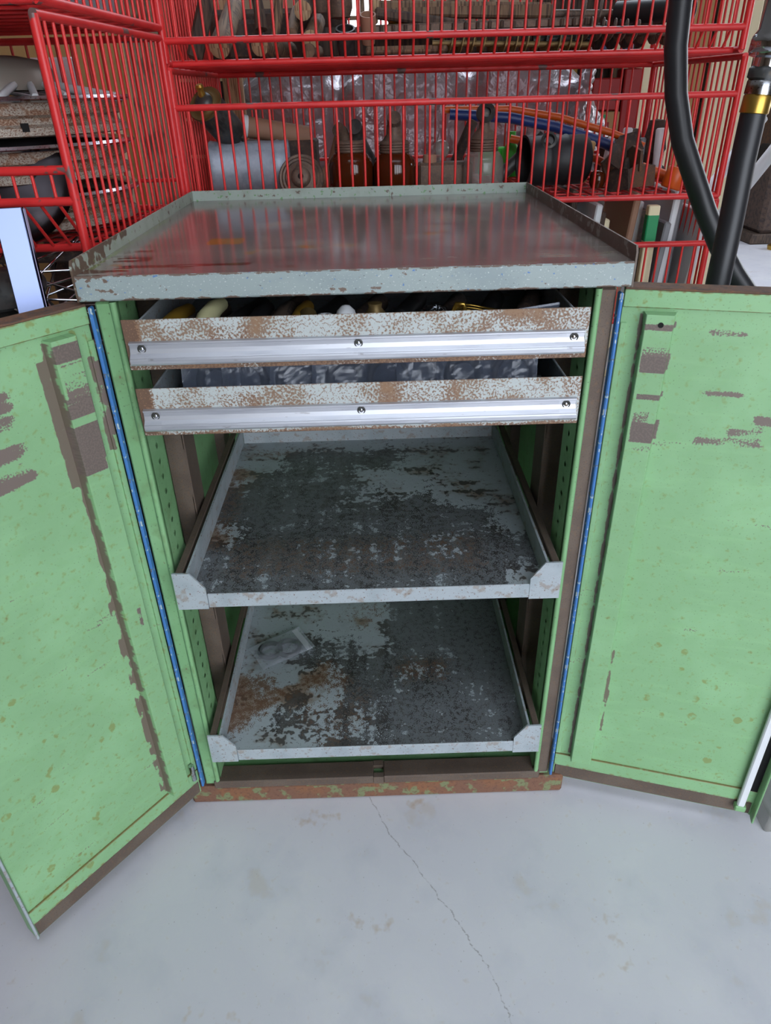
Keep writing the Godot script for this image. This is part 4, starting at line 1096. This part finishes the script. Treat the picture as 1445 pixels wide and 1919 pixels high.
# ---------------------------------------------------------------- what stands further back
func foil_mesh() -> MB:
	var b := MB.new()
	var f := FastNoiseLite.new()
	f.seed = 9
	f.frequency = 3.2
	f.fractal_octaves = 3
	var nu := 110
	var nv := 50
	var P := func(i: int, j: int) -> Vector3:
		var u := -1.0 + 2.0 * i / nu
		var t := PI * j / nv      # from the lower front over the top to the back
		var sx := .56
		var bulge := 1.0 - .5 * pow(absf(u), 5.0)
		var seam := 1.0 - .09 * exp(-pow((u + .32) / .04, 2.0)) - .09 * exp(-pow((u - .3) / .05, 2.0))
		var k := bulge * seam
		var p := V(u * sx + .05 * sin(t) * (u if u > 0 else 0.0), sin(t) * .43 * k, cos(t) * .2 * k)
		var d := f.get_noise_3d(p.x * 1.0, p.y * 1.6, p.z * 1.6) * .055 + f.get_noise_3d(p.x * 4.0, p.y * 5.0, p.z * 5.0 + 7.0) * .006
		return p + V(p.x * .1, p.y, p.z * 1.2).normalized() * d
	var g := []
	for i in nu + 1:
		var row := []
		for j in nv + 1:
			row.append(P.call(i, j))
		g.append(row)
	var N := func(i: int, j: int) -> Vector3:
		var a: Vector3 = g[mini(i + 1, nu)][j] - g[maxi(i - 1, 0)][j]
		var c: Vector3 = g[i][mini(j + 1, nv)] - g[i][maxi(j - 1, 0)]
		return c.cross(a).normalized() * -1.0
	for i in nu:
		for j in nv:
			b.tri(g[i][j], g[i + 1][j], g[i + 1][j + 1], N.call(i, j), N.call(i + 1, j), N.call(i + 1, j + 1))
			b.tri(g[i][j], g[i + 1][j + 1], g[i][j + 1], N.call(i, j), N.call(i + 1, j + 1), N.call(i, j + 1))
	return b

func background() -> void:
	var o := thing("silver_bale", "large quilted bale wrapped in wrinkled silver foil behind the baskets", "bale", V(.12, .84, -1.5))
	part(o, "wrapping", foil_mesh().mesh(), M.foil)
	var pts := []
	var rad := []
	for k in 60:
		var t := k / 59.0
		pts.append(V(.52 - .1 * t, .40 - .28 * t, .08 + .12 * sin(t * 2.4)))
		rad.append(.018 + .004 * sin(k * 1.6))
	part(o, "ribbed_border", MB.new().tube(pts, rad, 10).mesh(), M.foil)
	single("timber_bench", MB.new().box(V(0, .8, 0), V(1.3, .08, .5), .006).box(V(-.6, .38, 0), V(.08, .76, .4), .004).box(V(.6, .38, 0), V(.08, .76, .4), .004), M.wood_dark, V(.37, 0, -1.55), "dark timber bench carrying the silver bale", "bench")
	single("timber_post", MB.new().box(V(0, .68, 0), V(.05, 1.36, .03), .005), M.wood_pale, V(-.325, 0, -1.27), "rough timber post standing left of the silver bale", "post")
	o = thing("dark_panel", "dark panel with pale cross bars left of the timber post", "panel", V(-.4, 0, -1.33))  # a plain dark panel with pale bars across it
	part(o, "board", MB.new().box(V(0, .7, 0), V(.16, 1.4, .012), .002).mesh(), M.black)
	for y in [1.0, 1.09, 1.18, 1.27]:
		part(o, "bar", MB.new().box(V(0, y, .009), V(.15, .008, .006), .001).mesh(), M.cream)
	# shelf with boxes right of the bale
	o = thing("wooden_shelf", "brown shelf rack behind the basket, right of the silver bale", "shelf", V(.88, 0, -2.15))
	for y in [.5, .95, 1.235, 1.6]:
		part(o, "board", MB.new().box(V(-.07, y, 0), V(.37, .024, .3), .003).mesh(), M.wood_dark)
	for x in [-.235, .09]:
		part(o, "upright", MB.new().box(V(x, .8, -.13), V(.04, 1.6, .04), .003).mesh(), M.wood)
	part(o, "back", MB.new().box(V(-.07, .8, -.16), V(.37, 1.6, .012)).mesh(), M.wood_dark)
	single("red_box", MB.new().box(V(0, .05, 0), V(.1, .1, .1), .004), M.redbox, V(.865, 1.066, -2.06), "square red box on the rack behind the basket", "box")
	single("red_box", MB.new().box(V(0, .115, 0), V(.06, .23, .1), .004), M.redbox, V(.955, .963, -2.06), "tall red box against the cream boards", "box")
	o = thing("parts_carton", "brown carton with a red print standing under the red box", "box", V(.855, .963, -2.05))
	part(o, "carton", MB.new().box(V(0, .05, 0), V(.13, .1, .1), .003).mesh(), M.carton)
	part(o, "print", MB.new().box(V(.01, .055, .0505), V(.04, .025, .001)).mesh(), M.redbox)
	part(o, "tape", MB.new().box(V(-.02, .085, .0505), V(.08, .012, .001)).mesh(), M.emerald)
	for k in 7:
		single("small_box", MB.new().box(V(0, .03, 0), V(.035, .06, .05), .002), [M.navy, M.white, M.yellow, M.grey, M.navy, M.cream, M.navy][k], V(.65 + k * .047, 1.248, -2.06), ["navy small box first from the left", "white small box second from the left", "yellow small box", "grey small box", "navy small box in the middle, right of the grey one", "cream small box", "navy small box last on the right"][k] + " in the rack's upper row", "box", "small boxes on the rack")
	single("yellow_sack", MB.new().box(V(0, .07, 0), V(.09, .14, .08), .012), M.yellow, V(.72, 1.08, -2.08), "yellow sack on the rack beside the silver bale", "sack")
	single("brown_sack", MB.new().lathe([Vector2(0, 0), Vector2(.06, 0), Vector2(.075, .03), Vector2(.07, .08), Vector2(.04, .11), Vector2(.0, .115)], 16), M.grime, V(.73, .963, -1.95), "brown sack on the rack's lower board", "sack")
	# cream boards of the partition on the right
	for q in [[1.11, .17, M.cream, "cream board of the partition nearest the rack"], [1.235, .07, M.tan, "tan timber stud between the cream boards"], [1.37, .15, M.cream, "cream board of the partition behind the chrome fitting"]]:
		single("partition_board", MB.new().box(V(0, 1.25, 0), V(q[1], 2.5, .03), .004), q[2], V(q[0], 0, -2.2), q[3], "board")
	single("partition_backing", MB.new().box(V(0, 1.25, 0), V(.46, 2.5, .02), .002), M.wood_dark, V(1.25, 0, -2.28), "dark backing boards of the cream partition", "board")
	single("brick_pier", MB.new().box(V(0, 1.25, 0), V(.8, 2.5, .3), .01), M.rust, V(3.95, 0, -6.1), "rust-red pier right of the cream partition", "pier")
	# dark machine beyond the hoses
	o = thing("old_engine", "dark oily engine standing on the floor beyond the hoses", "engine", V(3.6, 0, -5.35))
	part(o, "block", MB.new().box(V(0, .33, 0), V(.9, .5, .5), .03).mesh(), M.grime)
	part(o, "head", MB.new().box(V(-.1, .64, 0), V(.6, .14, .34), .02).mesh(), M.black)
	for k in 4:
		part(o, "cylinder_stub", MB.new().lathe([Vector2(.05, .7), Vector2(.06, .72), Vector2(.05, .8), Vector2(0, .8)], 14).mesh(), M.black, V(-.32 + k * .15, 0, .02))
	part(o, "skid", MB.new().box(V(0, .04, 0), V(1.0, .08, .5), .01).mesh(), M.wood_dark)
	single("brass_lamp", MB.new().lathe([Vector2(0, 0), Vector2(.05, 0), Vector2(.055, .03), Vector2(.02, .05), Vector2(0, .05)], 16), M.brass, V(3.2, .0, -4.9), "small brass bowl on the floor before the engine", "bowl")
	# clutter behind the left baskets
	single("tan_board", MB.new().box(V(0, .75, 0), V(.7, 1.5, .02), .003), M.tan, V(-.95, 0, -1.3), "tan board standing behind the wheel rims", "board")
	single("white_sign", MB.new().box(V(0, 0, 0), V(.34, .05, .02), .004), M.white, V(-.72, 1.19, -.78), "white strip hanging behind the wheel rims", "board")
	single("cream_crate", MB.new().box(V(0, .12, 0), V(.16, .24, .12), .006), M.cream, V(-.62, .9, -.92), "cream crate between the left and middle baskets", "crate")
	single("crate_stand", MB.new().box(V(0, .45, 0), V(.2, .9, .2), .006), M.grime, V(-.62, 0, -.92), "dark stand under the cream crate", "stand")
	# drawer contents
	drawer_things()

func drawer_things() -> void:
	var f1 := .87
	single("white_knob", MB.new().lathe([Vector2(0, 0), Vector2(.012, .002), Vector2(.0155, .012), Vector2(.0155, .024), Vector2(.011, .038), Vector2(.005, .044), Vector2(0, .045)], 24), M.white, V(-.014, f1 + .006, -.01), "glossy white egg-shaped knob in the upper drawer", "egg")  # a white knob shaped like an egg
	var o := thing("brass_socket", "brass lamp socket standing right of the white knob", "socket", V(.022, f1, -.012))
	part(o, "body", MB.new().lathe([Vector2(0, 0), Vector2(.018, 0), Vector2(.018, .03), Vector2(.013, .04), Vector2(.008, .046), Vector2(.009, .052), Vector2(0, .053)], 20).mesh(), M.brass_dull)
	o = thing("ivory_handle", "ivory handle with a dark end at the left of the upper drawer", "handle", V(-.187, f1 + .02, -.012))  # only an ivory handle with a dark end
	part(o, "grip", MB.new().tube([V(-.004, -.006, .02), V(-.004, .008, .012), V(0, .018, .0), V(.004, .022, -.03), V(.006, .018, -.07)], [.009, .012, .0125, .011, .009], 14).mesh(), mat(C(200, 196, 150), .4))
	part(o, "ferrule", MB.new().tube([V(-.004, -.012, .026), V(-.004, -.004, .021)], .0075, 12).mesh(), M.dark_tin)
	for q in [[-.236, M.yellow, "yellow wooden handle at the far left of the upper drawer"], [-.098, M.wood_dark, "dark wooden handle right of the ivory handle"], [-.074, M.yellow, "ochre handle beside the dark wooden handle"], [-.128, M.black, "black handle at the middle left of the upper drawer"]]:
		single("tool_handle", MB.new().tube([V(0, 0, .02), V(0, .006, 0), V(.002, .006, -.05), V(.004, .002, -.1)], [.009, .013, .012, .009], 14), q[1], V(q[0], f1 + .022, -.01), q[2], "handle")  # tool handles, one tube each, without blades
	single("brown_bulb", MB.new().tube([V(0, -.01, .015), V(0, .006, .005), V(0, .014, -.02)], [.008, .014, .011], 14), M.brass_dull, V(-.062, f1 + .022, -.005), "mottled brown bulb left of the white knob", "bulb")
	single("cap_ring", MB.new().lathe([Vector2(.004, 0), Vector2(.009, 0), Vector2(.009, .004), Vector2(.005, .005)], 18), M.white, V(-.04, f1 + .036, -.01), "small white ring cap left of the white knob", "ring")
	# dark things filling the drawer
	for k in 9:
		single("dark_tool", cyl(V(0, 0, 0), V(.03, .002, -.09), .013), M.black if k % 2 else M.grime, V(-.22 + k * .055, f1 + .016, -.05 - .01 * (k % 3)), "dark tool lying in the upper drawer", "tool", "dark tools in the upper drawer")
	var w := MB.new()
	for k in 5:
		var pts := []
		for i in 25:
			var t := TAU * i / 24.0
			pts.append(V(cos(t) * (.04 - .003 * k), .004 * k + .003 * sin(t * 2.0), sin(t) * (.035 - .003 * k)))
		w.tube(pts, .0014, 6, false)
	single("wire_coil", w, M.brass, V(.15, f1 + .022, -.015), "coil of yellow wire at the right of the upper drawer", "coil")
	var m := MB.new()
	var pts2 := []
	for i in 90:
		pts2.append(V(.02 * cos(i * 1.3) * cos(i * .37), .016 + .014 * sin(i * .9), .02 * sin(i * 1.3)))
	m.tube(pts2, .0016, 5)
	single("steel_wool", m, M.chrome_worn, V(.1, f1 + .012, -.012), "tangle of shiny swarf left of the yellow wire coil", "swarf")
	single("brass_hook", MB.new().tube([V(0, 0, 0), V(0, .02, 0), V(.004, .03, .004), V(.012, .03, .006), V(.014, .022, .004)], .003, 8), M.brass, V(.118, f1 + .02, -.008), "brass hook above the yellow wire coil", "hook")
	single("clear_bag", MB.new().at(Transform3D(Basis.from_euler(V(.5, .2, .1)), Vector3.ZERO)).box(V(0, .02, 0), V(.08, .05, .004), .002), M.bag, V(.21, f1 + .006, -.02), "clear plastic bag at the right of the upper drawer", "bag")
	# plastic bags with rings in the lower drawer
	var rng := RandomNumberGenerator.new()
	rng.seed = 21
	var f2 := .783
	var labs := ["first clear bag from the left in the lower drawer, flat and pale", "second clear bag from the left in the lower drawer", "third clear bag in the lower drawer, with a pointed corner", "fourth clear bag in the lower drawer, round ring showing", "fifth clear bag in the lower drawer, beside the creased one", "sixth clear bag in the lower drawer, creased and upright", "seventh clear bag in the lower drawer, wide and smooth", "last clear bag on the right of the lower drawer"]
	for k in 8:
		var b := thing("parts_bag", labs[k], "bag", V(-.2 + k * .057, f2, -.045))
		b.rotation = V(-.35 + rng.randf_range(-.15, .15), rng.randf_range(-.3, .3), rng.randf_range(-.12, .12))
		part(b, "film", crumple(.078, .066, 40 + k).mesh(), M.bag, V(0, .032, .006))
		part(b, "gasket", ring(.022 + .004 * (k % 3), .007).mesh(), M.black, V(rng.randf_range(-.01, .01), .03, 0))
	single("rubber_sheet", MB.new().box(V(0, .012, 0), V(.5, .024, .3), .004), M.black, V(0, f2, -.2), "black rubber sheet lying under the clear bags", "sheet")
	# the bag on the lowest tray
	o = thing("zip_bag", "clear zip bag with black rubber rings on the lowest tray", "bag", V(-.187, .1765, -.222))
	o.rotation.y = .55
	part(o, "film", crumple(.115, .075, 77, true).mesh(), M.zip)
	part(o, "label_strip", MB.new().box(V(.046, .0055, 0), V(.012, .0008, .07)).mesh(), M.white)
	for q in [[-.022, -.008, .021], [.012, .006, .022]]:
		var r := part(o, "rubber_ring", ring(q[2], .005).mesh(), M.black, V(q[0], .004, q[1]))
		r.rotation.x = PI / 2

func ring(r: float, t: float) -> MB:
	var pts := []
	for i in 29:
		pts.append(V(cos(TAU * i / 28.0) * r, sin(TAU * i / 28.0) * r, 0))
	return MB.new().tube(pts, t, 8, false)

func crumple(w: float, h: float, sd: int, lying := false) -> MB:
	var f := FastNoiseLite.new()
	f.seed = sd
	f.frequency = 22.0
	var b := MB.new()
	if lying:
		b.at(Transform3D(Basis(V(1, 0, 0), V(0, 0, -1), V(0, 1, 0)), V(0, .006, 0)))
	var n := 14
	for s in [1.0, -1.0]:
		var g := []
		for i in n + 1:
			var row := []
			for j in n + 1:
				var u := -.5 + float(i) / n
				var v := -.5 + float(j) / n
				var e := (1.0 - 4.0 * u * u) * (1.0 - 4.0 * v * v)
				row.append(V(u * w, v * h, s * (.0004 + .005 * sqrt(maxf(e, 0.0))) + f.get_noise_2d(u * w, v * h + s) * .004))
			g.append(row)
		for i in n:
			for j in n:
				b.quad(g[i][j], g[i + 1][j], g[i + 1][j + 1], g[i][j + 1], V(0, 0, s))
	return b
